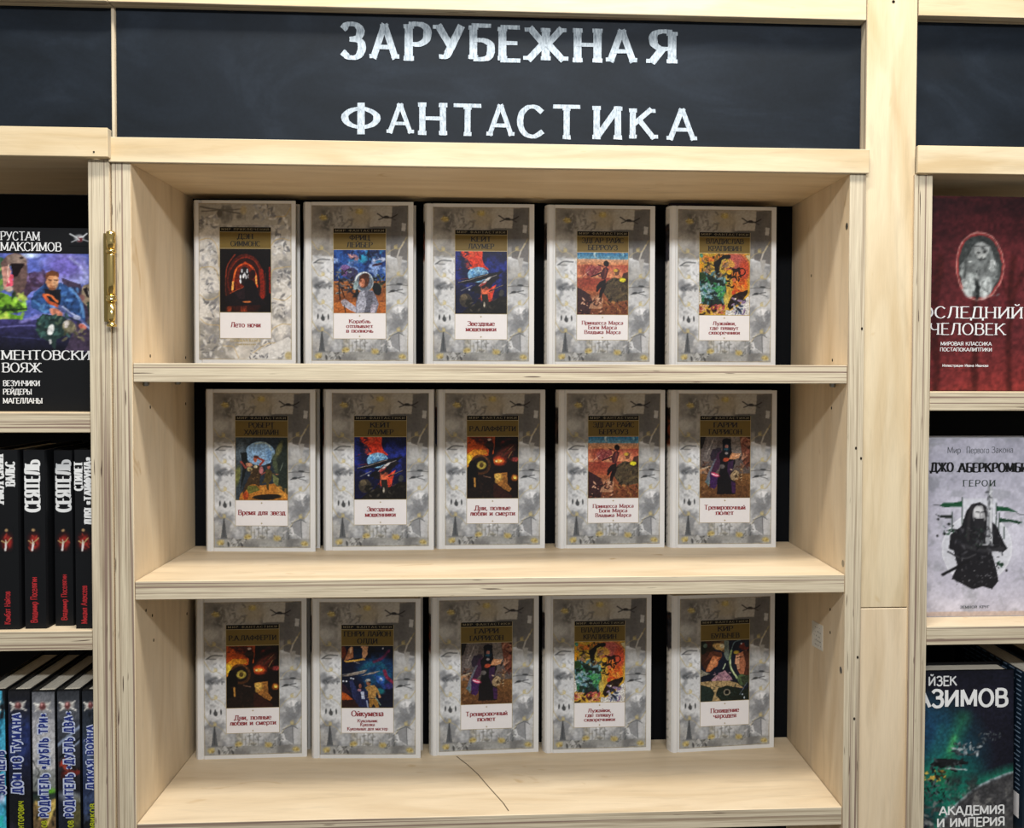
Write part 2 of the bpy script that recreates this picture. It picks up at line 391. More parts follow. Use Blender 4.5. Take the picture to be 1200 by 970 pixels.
def p_helmet():
    c = pic('2b56a2', 2, 8); c.N(4, .45, .6, '17306a').N(5, .52, .66, '86a2d8').N(6, .6, .75, '0e1a3a', 1, (300, 40, 740, 330), .5)
    c.E(430, 170, 60, 55, '2e98c0', 0, 20).E(650, 190, 90, 35, 'bac6e4', -8, 8).E(310, 150, 70, 40, '9a7484', 20, 8).L([240, 110, 360, 190], 14, 'd09a8a', 2)
    c.daub(26, (280, 70, 730, 210), 40, ['0c1430', '182a5a', '2a7ab0'], .8).E(620, 250, 70, 16, '3a2234', -12, 3)
    c.grad(470, 'a8683a', 760, '96552a').grad(760, 'c07238', 925, 'b0602a').N(7, .5, .65, '7a4426', .7, (40, 470, 760, 760))
    c.E(200, 300, 70, 45, '8a6aa8', 0, 5).E(290, 370, 80, 80, '3c3a5e', 0, 8).E(190, 350, 40, 60, '6a4a80', 0, 5)
    c.daub(60, (60, 310, 340, 640), 34, ['1b1a22', '38363e', '6e6a6a', '8a9698', '2a2430'], .9).daub(24, (330, 480, 440, 700), 40, ['14161a', '20262a'], .9)
    c.L([120, 480, 130, 720], 20, '3a2620').L([150, 560, 190, 690], 14, '2c1c1a')
    c.daub(40, (560, 380, 740, 560), 26, ['181c1e', '2e3428', '6a7a56', '10100e'], .9).E(620, 580, 55, 90, '11171a', -15, 4)
    c.E(450, 480, 125, 135, 'a6b2ba', 0, 3).E(455, 490, 105, 115, '66707c', 0, 6).L([335, 470, 370, 400, 440, 355, 510, 370], 14, 'e6ecef', 3, 1, True)
    c.E(340, 530, 30, 60, '8fa6aa', 15, 4).E(450, 465, 68, 98, '54301f', 8, 3).E(425, 495, 40, 58, 'c07858', 5, 3).E(410, 470, 18, 9, '5a2a1c', 0, 2).E(405, 520, 10, 26, 'e0a488', 0, 3).E(470, 400, 50, 35, '42261c', 0, 4)
    c.P([370, 660, 400, 610, 470, 590, 560, 600, 610, 680, 640, 780, 620, 880, 600, 925, 340, 925, 340, 760], '7e7f8e')
    c.P([400, 620, 460, 600, 480, 760, 450, 900, 360, 910, 350, 760], 'a9abb9').P([500, 610, 570, 620, 560, 780, 520, 915, 450, 915, 480, 760], '62636f')
    c.P([160, 730, 230, 740, 350, 830, 345, 905, 240, 850, 160, 800], 'b3b2bf').E(190, 760, 48, 42, 'a39aa2', 20, 3).L([190, 800, 210, 925], 10, '1e1816').P([550, 780, 620, 800, 590, 900, 520, 915], 'c0b8c8', .8)
    return c.grain(.22)
def p_nebula():
    c = pic('10143a', 3, 8); c.N(4, .48, .66, '1f2b7c').N(4, .55, .7, '0c0f2c', .9)
    c.P([130, 40, 420, 40, 400, 150, 440, 250, 500, 300, 300, 310, 210, 290, 270, 250, 210, 160, 120, 110], 'd23a22').N(6, .5, .7, 'f0603a', .8, (150, 40, 420, 300)).daub(20, (90, 60, 260, 320), 28, ['141633', '8a2028'], .8)
    c.E(355, 370, 140, 105, '7fb0d4', 0, 2).daub(26, (250, 290, 460, 430), 26, ['2c5a98', 'b4dcea', '4e88bc'], .8)
    c.P([60, 495, 220, 430, 500, 350, 700, 315, 620, 380, 480, 420, 300, 470, 180, 490], '121218').L([90, 478, 250, 440, 480, 365], 8, '9a8e86', 2).L([100, 436, 220, 424], 6, '8a3430')
    c.P([310, 560, 420, 450, 560, 370, 640, 400, 520, 520, 420, 640, 300, 620], '1a161c').E(420, 490, 60, 22, '9e3a34', -40, 3).E(470, 440, 70, 16, 'c8c4c2', -38, 3).L([350, 530, 480, 420, 600, 370], 7, 'b8b0ac', 2)
    c.P([360, 700, 460, 590, 590, 500, 560, 600, 540, 700, 500, 770], 'd8402a').N(8, .5, .65, 'f4744a', .9, (380, 520, 580, 760)).L([500, 590, 690, 510], 16, '191517', 2).L([540, 570, 680, 508], 5, 'b8a090', 2)
    c.L([130, 590, 270, 520], 12, '707078', 2).E(235, 575, 14, 14, 'b0b4c0', 0, 3).E(310, 560, 60, 34, '0e0e16', -30, 5)
    c.E(190, 720, 85, 95, '38322a', 0, 3).E(165, 680, 40, 40, '645844', 0, 10).E(230, 760, 40, 50, '18160f', 0, 8)
    c.P([110, 905, 220, 820, 340, 740, 430, 760, 560, 720, 640, 670, 735, 660, 735, 905], '171512').daub(50, (200, 700, 720, 890), 30, ['2c2820', '0e0c0b', '4a443a', '15120f'], .8)
    c.P([400, 640, 480, 630, 500, 760, 460, 840, 420, 790], '26221e').E(435, 780, 12, 40, 'b0a898', 0, 2).E(660, 620, 34, 50, '3a3a3a', 20, 4)
    return c.grain(.25)
def p_leap():
    c = pic('b05a3c', 4, 7, (48, 80, 728, 915)); c.grad(80, '2b6d9c', 170, '6e9fb4').grad(170, 'd0a484', 250, 'd98858').grad(250, 'b85844', 420, 'd98a62').grad(420, '9c4636', 600, 'a55238')
    c.E(300, 110, 36, 45, 'a9c4cc', 0, 6).E(320, 105, 32, 42, '3a7ca6', 0, 4, .7).E(655, 100, 18, 22, '7fb2c4', 0, 3).E(470, 140, 14, 12, '8ab4c0', 0, 4)
    c.N(5, .5, .66, 'e0a070', .8, (40, 180, 740, 440), .5).N(6, .52, .7, '8a3628', .7, (40, 230, 740, 560), .5).grad(600, 'a8603e', 915, '6a3c26')
    c.P([48, 550, 120, 580, 240, 660, 260, 760, 220, 915, 48, 915], '3a2224').P([440, 470, 540, 410, 620, 430, 728, 480, 728, 720, 500, 760, 400, 620], '4c4030').daub(50, (430, 440, 728, 760), 36, ['2a2820', '5c5038', '14120f', '6a5a3c'], .7)
    c.E(575, 340, 34, 50, '6a4434', 0, 3).E(560, 320, 30, 20, 'd8b040', 0, 4).L([545, 360, 545, 410], 16, 'c88a5a').E(655, 445, 46, 34, 'd8ca2a', 0, 5).P([620, 480, 660, 360, 728, 340, 728, 500], '2c1e1c', .8).E(655, 450, 38, 26, 'e0d430', 0, 4)
    c.P([210, 830, 260, 680, 340, 640, 400, 700, 380, 840], 'c29270', .8).N(7, .5, .65, 'a46a4a', .7, (200, 640, 420, 900))
    c.P([160, 320, 240, 240, 290, 280, 360, 240, 380, 320, 300, 370, 230, 400, 180, 380], '8c4040').daub(30, (150, 240, 380, 400), 24, ['a85a54', '5e2428', 'c07a68'], .8).L([130, 400, 210, 330], 5, 'e0c8b0', 2).L([240, 400, 380, 345], 18, '2a1214', 2).L([330, 240, 395, 270], 12, '3a1a1a', 2)
    c.E(437, 228, 36, 40, '1c1210', 0, 2).P([400, 290, 440, 268, 470, 300, 450, 380, 420, 450, 370, 430, 360, 360], '4a2226').P([420, 290, 440, 285, 430, 400, 400, 430], '7a3c34', .8)
    c.P([350, 470, 430, 440, 430, 540, 390, 640, 370, 710, 335, 710, 345, 620, 370, 540, 320, 610, 300, 600, 310, 530], '1e1414').daub(46, (60, 700, 380, 910), 24, ['1a1012', '8a4a3c', 'e0b090', '4a2420'], .85).daub(50, (380, 740, 728, 912), 28, ['8a5430', '3a2418', 'b07a48', '5a2c20'], .8)
    return c.grain(.2)
def p_abstract():
    c = pic('c9a03a', 5, 14, (72, 70, 760, 905)); c.N(4, .5, .6, 'd4742a', 1, (60, 60, 780, 560)).E(560, 200, 170, 130, 'b85a50', 0, 30).E(680, 300, 70, 150, 'c04a30', 0, 25).E(630, 500, 110, 100, 'd86a22', 0, 20)
    c.E(480, 210, 80, 50, 'd8a048', 20, 14).E(100, 230, 30, 110, 'e09820', 0, 10).daub(70, (110, 90, 460, 380), 44, ['2a2418', '6a5820', 'c8a830', '1a1612', '8a6a5a'], .8)
    c.P([270, 200, 400, 90, 500, 95, 490, 140, 380, 170, 340, 250, 335, 360, 290, 350], '15130f').L([350, 300, 380, 170, 420, 150], 18, 'c4a848', 3)
    c.P([60, 330, 170, 330, 280, 390, 420, 390, 450, 640, 410, 800, 120, 760, 80, 560], '22342a').daub(110, (70, 340, 430, 760), 40, ['10231c', '2c6a48', '3a9458', '5a8a9a', '1c2c3a', '86a8b4', '0c1210'], .8).daub(30, (80, 480, 260, 680), 34, ['7aa6b8', '2c5468', 'a8c4c8'], .8).daub(18, (300, 500, 420, 640), 36, ['3c9a54', '62b46c'], .8).E(110, 380, 60, 50, '24401e', 0, 8)
    c.daub(36, (440, 260, 640, 560), 34, ['16120e', '241a12', '100e0c'], .95).E(560, 310, 50, 24, '2c1812', -20, 4).E(650, 320, 44, 44, '24140e', 0, 3, 1, 14).E(480, 320, 40, 34, 'e0a828', 0, 8).E(550, 430, 22, 22, 'c86a48', 0, 5).daub(26, (560, 440, 700, 580), 40, ['e08030', 'f0a040', 'c84a20'], .8).E(545, 600, 30, 30, 'cc4a24', 0, 6)
    c.P([520, 640, 640, 580, 740, 560, 690, 680, 560, 780, 480, 830, 450, 780], '241812').daub(16, (540, 620, 720, 760), 20, ['6a4a30', '2a2020'], .7)
    c.P([430, 905, 430, 830, 500, 840, 640, 760, 760, 620, 760, 905], 'd6d4d0').daub(30, (520, 680, 720, 890), 36, ['8a6a9a', '2c3a5a', '5a6a8a', '1a2030', 'a890b4', 'd8d8d8'], .85).P([60, 560, 90, 600, 100, 740, 60, 780], 'd6d4d0').P([690, 905, 735, 690, 760, 560, 760, 905], 'd9d6d1')
    c.daub(44, (75, 770, 410, 900), 34, ['7c2430', 'b0404c', 'c86a58', '3a1a1c', 'e0a880', '1c1414'], .9).E(440, 680, 36, 80, 'd0b858', 0, 12).E(570, 682, 14, 14, 'f0e0c0', 0, 3).E(95, 100, 24, 26, '4a8a70', 0, 5).P([700, 100, 760, 90, 760, 180], 'c8bc90')
    return c.grain(.25, 60)
def p_explorers():
    c = pic('28323c', 6, 7, (58, 70, 740, 915)); c.E(380, 290, 195, 160, '88aacb', 0, 5).N(4, .5, .65, '5b82ac', .9, (210, 160, 540, 420)).L([320, 160, 420, 145, 500, 180, 530, 250], 18, 'b9c9c0', 5, .8, True)
    c.P([58, 70, 300, 70, 200, 200, 200, 420, 170, 640, 120, 915, 58, 915], '39434a').E(120, 260, 60, 120, '56636c', 10, 20).P([130, 280, 210, 270, 210, 440, 170, 620, 120, 820, 150, 500], '14191a').E(85, 590, 36, 130, '6e7240', 10, 14)
    c.P([640, 90, 740, 70, 740, 915, 640, 800, 590, 620, 580, 520, 520, 380, 580, 280], '262e28').E(630, 230, 34, 110, '6a6a42', 20, 12).E(575, 430, 30, 130, '4c5640', -10, 12).L([640, 520, 680, 410], 8, '7a8474', 3).P([540, 560, 620, 620, 620, 720, 560, 700], '6a7048')
    c.P([120, 830, 250, 690, 400, 720, 560, 690, 640, 760, 740, 840, 740, 915, 100, 915], 'b4742e').N(6, .5, .65, 'd89a44', .8, (380, 690, 740, 900)).P([180, 720, 330, 720, 380, 780, 230, 830], '66642e').E(470, 870, 190, 38, '1f1a16', -3, 5).E(190, 850, 40, 60, 'b04a22', 0, 8)
    c.P([270, 480, 330, 440, 400, 470, 380, 620, 370, 740, 300, 690, 230, 720, 160, 830, 150, 800, 230, 610, 260, 560], '40301f').L([240, 430, 190, 480, 130, 400], 24, '93443a', 3).E(235, 440, 44, 26, 'c08868', 10, 4).E(240, 500, 34, 30, 'a89868', 0, 6)
    c.L([350, 350, 430, 390, 380, 440], 26, '9a3a28', 3).E(318, 370, 24, 38, 'b45c40', 0, 3).E(330, 335, 36, 18, '4c2418', 0, 3).E(320, 465, 26, 18, 'd8c8a0', 0, 4)
    c.E(395, 510, 30, 50, 'b47070', 0, 6).P([450, 510, 500, 490, 540, 540, 530, 640, 500, 690, 495, 780, 470, 770, 460, 680, 400, 700, 440, 620], '4b4024').E(495, 470, 20, 32, '93503a', 0, 3).E(495, 445, 26, 16, '26180f', 0, 2).L([540, 560, 610, 570], 14, '4a3a28', 3).E(600, 568, 16, 8, 'b07a5c').L([450, 540, 400, 570], 16, '8a4436', 3)
    c.daub(20, (240, 480, 380, 700), 20, ['5a4630', '2a2018', '7a5c38'], .7)
    return c.grain(.22)
def p_machine():
    c = pic('140b09', 7, 6, (48, 65, 728, 888)); c.P([48, 65, 420, 65, 400, 300, 300, 320, 100, 420, 48, 480], 'b84a18').N(4, .48, .62, '3a1410', 1, (48, 60, 420, 240)).P([48, 470, 48, 300, 130, 240, 300, 240, 320, 300, 180, 310, 110, 380, 80, 480], 'd98b24').E(70, 370, 50, 70, 'e6bc38', 20, 16)
    c.N(5, .5, .66, '5a1a12', 1, (400, 80, 728, 420)).E(560, 260, 140, 50, '58241a', -30, 20)
    c.E(470, 390, 90, 60, 'b43a18', 0, 22).E(465, 392, 60, 26, 'f09a38', 0, 12).E(440, 392, 16, 12, 'ffe9a0', 0, 3).E(495, 390, 14, 11, 'ffe090', 0, 3).E(690, 370, 50, 30, '8a3430', 0, 12)
    c.P([280, 180, 330, 120, 400, 150, 400, 240, 380, 320, 420, 480, 420, 888, 48, 888, 48, 520, 90, 400, 150, 340, 230, 310, 330, 340, 340, 240], '18100e').E(345, 105, 28, 14, 'c8a898', 0, 3).E(340, 180, 60, 30, '2c1c14', 0, 6)
    c.E(225, 440, 120, 120, '4a2c16', 0, 4, .9, 34).E(240, 445, 62, 56, 'a89440', 0, 8).E(240, 445, 28, 30, '4c3a18', 0, 5).L([190, 310, 270, 320, 320, 370], 12, '7c4a28', 3).P([90, 400, 150, 370, 200, 560, 180, 740, 60, 760, 60, 520], '0a0807')
    c.L([150, 620, 155, 730], 26, 'a87838', 5).L([600, 360, 620, 290, 680, 240, 640, 200, 560, 260, 520, 320], 20, '3c241a', 4).L([600, 250, 660, 190], 8, '8a6040', 3).L([590, 350, 650, 260], 9, '93673f', 3)
    c.P([400, 480, 590, 490, 620, 400, 728, 430, 728, 700, 590, 690, 590, 540, 400, 540], '120b0a').P([410, 560, 580, 540, 590, 700, 640, 760, 610, 800, 540, 770, 430, 680], '96622c').N(8, .45, .6, 'c89a48', 1, (410, 550, 590, 700)).N(9, .5, .6, '3c2012', .8, (420, 560, 640, 800)).E(450, 600, 34, 44, 'd8b058', 0, 10, .8)
    c.E(680, 615, 44, 44, 'a85a1c', 0, 14).E(682, 612, 22, 24, 'ffd060', 0, 6).P([400, 690, 530, 770, 640, 850, 640, 888, 400, 888], '2e140f').L([270, 590, 360, 610], 12, '7a5a48', 3).daub(30, (60, 600, 400, 880), 26, ['2c1c14', '0e0a08', '4a3020'], .5)
    return c.grain(.25)
def p_robe():
    c = pic('5e5450', 8, 7, (58, 60, 750, 888)); c.P([58, 60, 140, 60, 90, 220, 58, 230], '1a1614').P([150, 60, 330, 60, 260, 260, 140, 420, 100, 380], '6e6561').L([250, 80, 150, 300], 12, '948a84', 4).L([230, 130, 180, 240], 8, 'aaa099', 3).E(530, 200, 34, 60, '4c443f').P([480, 60, 600, 60, 640, 380, 470, 300], '7c726a', .8)
    c.P([600, 60, 750, 60, 750, 480, 660, 440, 630, 270], '6a3c2c').daub(36, (600, 70, 750, 470), 40, ['2a1814', 'a8745a', '8a5040', '54302a', 'c08a6c'], .8).grad(560, '7a5430', 888, '5a3a22').daub(60, (60, 440, 750, 880), 40, ['8a6238', '4a2e1c', '6e482a', '9a7048'], .6)
    c.daub(30, (60, 400, 200, 560), 28, ['54302a', 'b08868', '30201c', '7c5a48'], .8).E(90, 510, 40, 18, 'c8926a', 0, 5).L([60, 500, 170, 470], 14, 'b8a890', 4)
    c.P([230, 230, 340, 210, 360, 260, 300, 300, 290, 400, 210, 380, 195, 310], '2c2430').P([300, 280, 360, 250, 330, 480, 260, 560, 290, 740, 250, 770, 190, 740, 200, 560, 250, 420], '44263e').P([260, 370, 290, 360, 220, 520, 190, 700, 130, 680, 180, 540], '6a6c78').P([200, 540, 330, 600, 300, 700, 260, 770, 200, 750], '3c2050')
    c.P([370, 100, 480, 90, 490, 260, 530, 300, 540, 420, 500, 520, 550, 700, 545, 840, 290, 840, 300, 640, 340, 480, 320, 300, 370, 250], '131014').P([440, 400, 520, 380, 500, 540, 470, 620, 430, 520], '35203c').P([490, 660, 550, 690, 545, 830, 500, 820], '3a1f44')
    c.E(425, 120, 62, 34, '0d0d14', 0, 3).E(425, 210, 48, 60, '14202c', 0, 3).E(425, 195, 24, 26, 'b0766a', 0, 3).E(420, 230, 26, 16, '285a6e', 0, 3).E(420, 285, 22, 16, 'a89a98', 0, 5)
    c.P([450, 360, 500, 270, 540, 290, 620, 280, 590, 350, 520, 370], 'c68c62').L([540, 330, 620, 285], 8, 'e8c4a0', 2).E(410, 370, 44, 26, 'b0482c', -10, 4).E(365, 465, 36, 32, '5c5654', 0, 4)
    c.E(270, 575, 60, 22, 'e0406a', 25, 8).L([225, 560, 305, 590], 15, 'ffd0dc', 3).P([470, 580, 540, 510, 600, 540, 590, 620, 520, 660, 490, 640], 'a28a68').daub(26, (480, 500, 640, 660), 24, ['3a2a1e', 'c8b088', '5e4a34'], .8).P([120, 660, 190, 640, 180, 740], '5e7a80', .8)
    return c.grain(.2)
def p_swirl():
    c = pic('0d1226', 9, 7, (48, 82, 738, 910)); c.E(520, 420, 260, 210, '15355c', 0, 60).N(4, .48, .64, '1a5c7c', .9, (330, 280, 738, 720)).L([300, 400, 420, 330, 560, 320, 640, 400], 50, '1c5a70', 14, .8, True).L([620, 420, 650, 500, 735, 580], 44, '8a2440', 10, .9, True).L([480, 300, 600, 240, 680, 150], 34, '6a2648', 12, .9, True).E(560, 690, 60, 40, '1f8088', 0, 16, .9).E(680, 620, 60, 40, '34306c', 0, 14)
    c.E(568, 535, 52, 52, '3a6cc0', 0, 16).E(568, 535, 26, 26, 'c8daf4', 0, 6).E(598, 120, 10, 10, 'c8c0c8').N(5, .5, .66, '0b0d16', .9, (330, 80, 738, 260)).L([500, 470, 620, 640], 40, '244a9c', 16, .7)
    c.E(70, 170, 40, 90, '6a2e1c', 0, 14).P([80, 290, 150, 110, 200, 90, 210, 240, 150, 260], 'a86c48').P([300, 90, 400, 90, 395, 200, 350, 260, 320, 240, 330, 150], 'c8946c').E(170, 140, 16, 50, 'e0b488', 10, 4).P([215, 130, 320, 110, 330, 240, 215, 250], '0f2038').P([80, 285, 340, 250, 370, 270, 110, 305], 'd8a648').L([210, 290, 290, 320], 8, 'a89c98', 3)
    c.P([50, 490, 200, 440, 400, 400, 350, 450, 130, 490], '8d8278').P([300, 485, 420, 440, 570, 415, 480, 455], '9a9088').L([60, 470, 360, 415], 8, 'c8c0b0', 3, .7)
    for x, y in ((75, 552), (115, 555), (175, 517), (205, 522)): c.E(x, y, 13, 11, 'dfe4f0', 0, 4)
    c.P([48, 680, 110, 720, 200, 800, 48, 810], 'b4521e').P([48, 560, 120, 640, 180, 740, 48, 700], '3a1c28', .7).P([48, 800, 240, 810, 300, 905, 48, 905], '33160e', .8)
    c.P([150, 550, 200, 540, 250, 660, 240, 820, 200, 780], '27305a').P([250, 680, 300, 655, 380, 680, 410, 800, 400, 905, 290, 905, 230, 830], '1e2448').P([305, 690, 345, 690, 355, 795, 310, 790], 'b8c0d8').E(298, 620, 20, 30, '8a5444', 0, 3).E(285, 672, 24, 18, 'c08c9c', 0, 4).L([380, 820, 400, 900], 18, '8e98b4', 4)
    c.P([360, 640, 420, 610, 490, 610, 530, 660, 570, 760, 550, 775, 510, 700, 505, 780, 400, 780, 400, 690], 'ae8448').P([410, 785, 520, 790, 550, 905, 500, 905, 470, 850, 450, 905, 415, 905], '9c7034').E(405, 580, 28, 36, '8f5c40', 0, 3).E(398, 545, 36, 22, 'a8a8a4', -8, 3).E(420, 568, 22, 8, '20181c', 10, 3).L([500, 770, 565, 870], 16, '6e8478', 3).E(555, 765, 18, 18, 'c08860').daub(14, (370, 620, 500, 780), 18, ['c89c58', '8a6430', 'd8b070'], .6)
    return c.grain(.22)
def p_faces():
    c = pic('141a2a', 10, 6, (58, 55, 730, 878)); c.P([180, 60, 440, 60, 450, 200, 380, 220, 220, 120], '7c5a38').E(240, 80, 90, 40, '3a2c1e', 0, 10).E(310, 140, 90, 44, 'd0a868', 10, 10).E(350, 130, 30, 30, 'e8dcb8', 0, 10).P([380, 60, 440, 60, 450, 340, 420, 330, 380, 260], '6c7870')
    c.P([58, 60, 200, 60, 240, 200, 350, 240, 340, 300, 300, 330, 290, 400, 240, 430, 180, 480, 110, 440, 80, 380, 58, 300], '3a2016').P([230, 260, 350, 285, 300, 330, 300, 375, 285, 405, 240, 420, 190, 470, 130, 470, 160, 380], 'b86c44').P([200, 330, 260, 300, 285, 350, 240, 410, 190, 450, 150, 450], 'd08c5c', .8).P([200, 190, 350, 220, 350, 280, 240, 260, 120, 330], '5a3222').L([290, 320, 340, 290], 8, '3a1810', 2).E(90, 150, 60, 90, '14180f', 0, 6).E(120, 120, 30, 30, '56685c', 0, 6).E(190, 175, 60, 34, '2a2014', 0, 8)
    c.P([58, 440, 110, 470, 190, 500, 140, 560, 58, 600], '8a8474').P([60, 540, 300, 470, 340, 440, 440, 330, 480, 420, 580, 570, 640, 690, 500, 600, 240, 580, 58, 600], '111624')
    c.L([370, 440, 400, 380], 14, 'b8c8a8', 3).L([480, 200, 460, 300, 480, 440, 560, 570], 30, '8ea06e', 4, 1, True).L([470, 320, 480, 430, 550, 560], 10, 'd4e0b4', 3, 1, True).L([485, 180, 520, 90, 600, 60], 14, '5a7078', 4, 1, True).E(640, 600, 70, 90, '4c6040', -20, 10)
    c.P([540, 270, 580, 240, 690, 200, 730, 260, 730, 500, 680, 530, 600, 520, 570, 470, 555, 400, 530, 380], 'a8684a').P([545, 275, 600, 260, 590, 380, 600, 460, 570, 460, 560, 400, 535, 380], 'd09a78').P([640, 220, 730, 200, 730, 540, 650, 540, 680, 400], '4a2a20').L([560, 300, 620, 290], 14, '38201a', 3).L([575, 460, 610, 455], 9, '5a2420', 3).E(660, 150, 70, 50, '6a2c24', 0, 10).E(550, 225, 40, 24, 'a88c30', 0, 5).E(620, 110, 12, 12, 'c8d0d8', 0, 4).E(700, 110, 40, 50, '1c2430', 0, 8).P([600, 560, 730, 540, 730, 640, 660, 690], '343e2c')
    c.P([200, 590, 300, 510, 390, 460, 450, 520, 500, 600, 420, 610, 250, 610], 'a8808c').daub(16, (250, 490, 470, 600), 24, ['6a4c62', 'c8a4a8', '8a6478'], .8)
    c.P([58, 610, 250, 600, 460, 610, 560, 640, 660, 720, 560, 700, 420, 680, 300, 700, 280, 800, 340, 878, 220, 878, 250, 760, 200, 690, 58, 640], 'ae9468').daub(24, (80, 600, 600, 700), 22, ['8a7048', 'c8b080', '6a5434'], .6).P([58, 640, 200, 690, 250, 760, 220, 878, 58, 878], '1b2924').P([300, 700, 420, 670, 560, 710, 640, 740, 730, 700, 730, 878, 340, 878, 270, 780], '16201a').daub(40, (60, 660, 700, 870), 22, ['2c3c36', '101812', '22342e'], .7)
    c.E(420, 760, 40, 36, '9a907c', 0, 3, 1, 14).E(420, 755, 26, 22, '07090a', 0, 3).L([600, 800, 700, 640], 9, '5e6a78', 3).E(640, 800, 12, 12, 'b8c4d0', 0, 3).E(665, 850, 8, 20, 'c8d4e0', 0, 3)
    return c.grain(.22)
GC = 'b09a5a'
def p_border():
    c = Can(150, 236, (60, 38, 625, 937), 'a9a8a5', 21, 5)
    c.N(3, .4, .6, 'bfc1c3').N(5, .48, .62, '7d7f82', .9).N(2, .5, .62, 'd2d4d6', .7, (60, 330, 625, 800)).N(7, .54, .68, '6a6d71', .6).N(6, .56, .7, 'dcdee0', .8)
    # storm sky above the horizon line
    c.grad(38, '8a847b', 326, '8c8984').N(3, .45, .62, '9d988f', .9, (60, 38, 625, 326)).N(6, .5, .64, '5a5753', .85, (60, 38, 625, 326), .6).E(100, 230, 60, 44, 'bcb9b2', 0, 30, .8).P([405, 38, 530, 38, 525, 160, 400, 160], 'a8a297').E(340, 100, 70, 60, 'a0947c', 0, 30, .8).P([530, 38, 625, 38, 625, 360, 520, 330], '5f5c5a', .8)
    c.daub(60, (150, 60, 300, 165), 15, ['5a5650', '98938a', '6e6a64', 'aaa59c'], .6).L([445, 88, 480, 110, 520, 112, 560, 90], 6, '2d2a2a', 2, 1, True).L([450, 122, 500, 108, 550, 122], 5, '3a3636', 2, 1, True).E(495, 108, 16, 8, '2a2828')
    c.P([588, 140, 612, 145, 610, 190, 585, 185], 'b8b6b2').L([560, 330, 575, 290, 600, 250], 9, 'b0aca4', 2).P([555, 330, 590, 330, 575, 420], 'a8a6a2')
    c.L([60, 326, 190, 330], 4, '8e8d8b').L([80, 370, 110, 350, 165, 352], 8, '4f5254', 2, .8, True).L([75, 372, 130, 372], 4, '5a5c5e', 2)
    c.E(130, 495, 50, 20, '7a7c7f', -8, 8).E(98, 508, 20, 14, '55585c', 0, 6).E(150, 480, 12, 10, 'dcdcdc', 0, 5).daub(14, (80, 480, 180, 520), 12, ['63666a', '8e9194'], .7)
    c.L([500, 498, 625, 496], 4, '5c5c5c').E(572, 492, 18, 6, '3c3e40').L([510, 540, 590, 524], 5, '454749').E(535, 532, 16, 7, '3a3c3e').L([545, 530, 600, 548], 4, '55585a').E(572, 640, 34, 18, 'e2e3e5', 0, 6).daub(16, (510, 640, 615, 690), 14, ['8d9094', 'b8babc', '75787c'], .8)
    for x in (97, 125, 160): c.E(x, 680, 5, 16, '3e4042', 0, 2)
    c.E(127, 690, 12, 14, '46484a', 0, 3).P([118, 770, 124, 770, 140, 882, 100, 882], '55585b').L([121, 765, 121, 870], 5, '3f4245', 2).E(118, 884, 40, 5, '6a6c6e', 0, 4)
    c.P([515, 790, 570, 770, 575, 880, 530, 850], '8a8c8f').P([570, 770, 600, 790, 600, 870, 575, 880], 'b9babc').L([515, 790, 570, 770, 600, 790], 4, '55585b').L([572, 775, 575, 880], 4, '5e6063').P([440, 820, 480, 815, 485, 900, 430, 900], '9c9e9f')
    c.grad(885, '93938f', 937, 'a5a5a2').N(6, .5, .65, '6c6c6b', .8, (60, 880, 625, 937)).N(5, .5, .7, 'b0a482', .7, (240, 805, 430, 885)).daub(26, (140, 890, 250, 930), 14, ['3e3e3e', '6a6a68', 'b8b8b6'], .85).daub(20, (250, 815, 430, 880), 13, ['70706c', '9a968a'], .6)
    for x in (280, 300, 322, 345, 372, 470, 500): c.L([x, 800+(x % 7)*5, x, 880], 5, '6f6f6b', 3, .7)
    c.daub(30, (430, 800, 520, 900), 12, ['55585a', 'c8c8c8', '8a8c8d'], .75).daub(20, (80, 330, 190, 660), 16, ['bfc1c3', '96989b'], .5)
    for x, y, f in ((125, 430, 1), (125, 590, 1), (120, 745, 1), (572, 425, -1), (572, 590, -1), (572, 745, -1), (555, 270, -1), (115, 275, 1)):
        c.L([x-f*62, y-50, x-f*45, y-20, x-f*20, y+16, x+f*8, y+14, x+f*10, y, x-f*4, y-6], 4, GC, 3, .7, True)
        c.E(x+f*2, y+8, 9, 8, 'cbb872', 0, 5, .6); c.L([x+f*8, y+16, x+f*40, y+34, x+f*68, y+70], 3.5, 'b9aa7c', 2, .7, True)
    for x, y in ((100, 905), (260, 872), (432, 880), (590, 912), (340, 75), (130, 110)): c.E(x, y, 20, 14, 'b8a052', 0, 8, .75).daub(8, (x-20, y-14, x+20, y+14), 8, ['8a743a', 'd0be82'], .8)
    c.L([62, 40, 623, 40, 623, 935, 62, 935, 62, 40], 4, 'a2957a')
    return c.grain(.06, 60, .5)
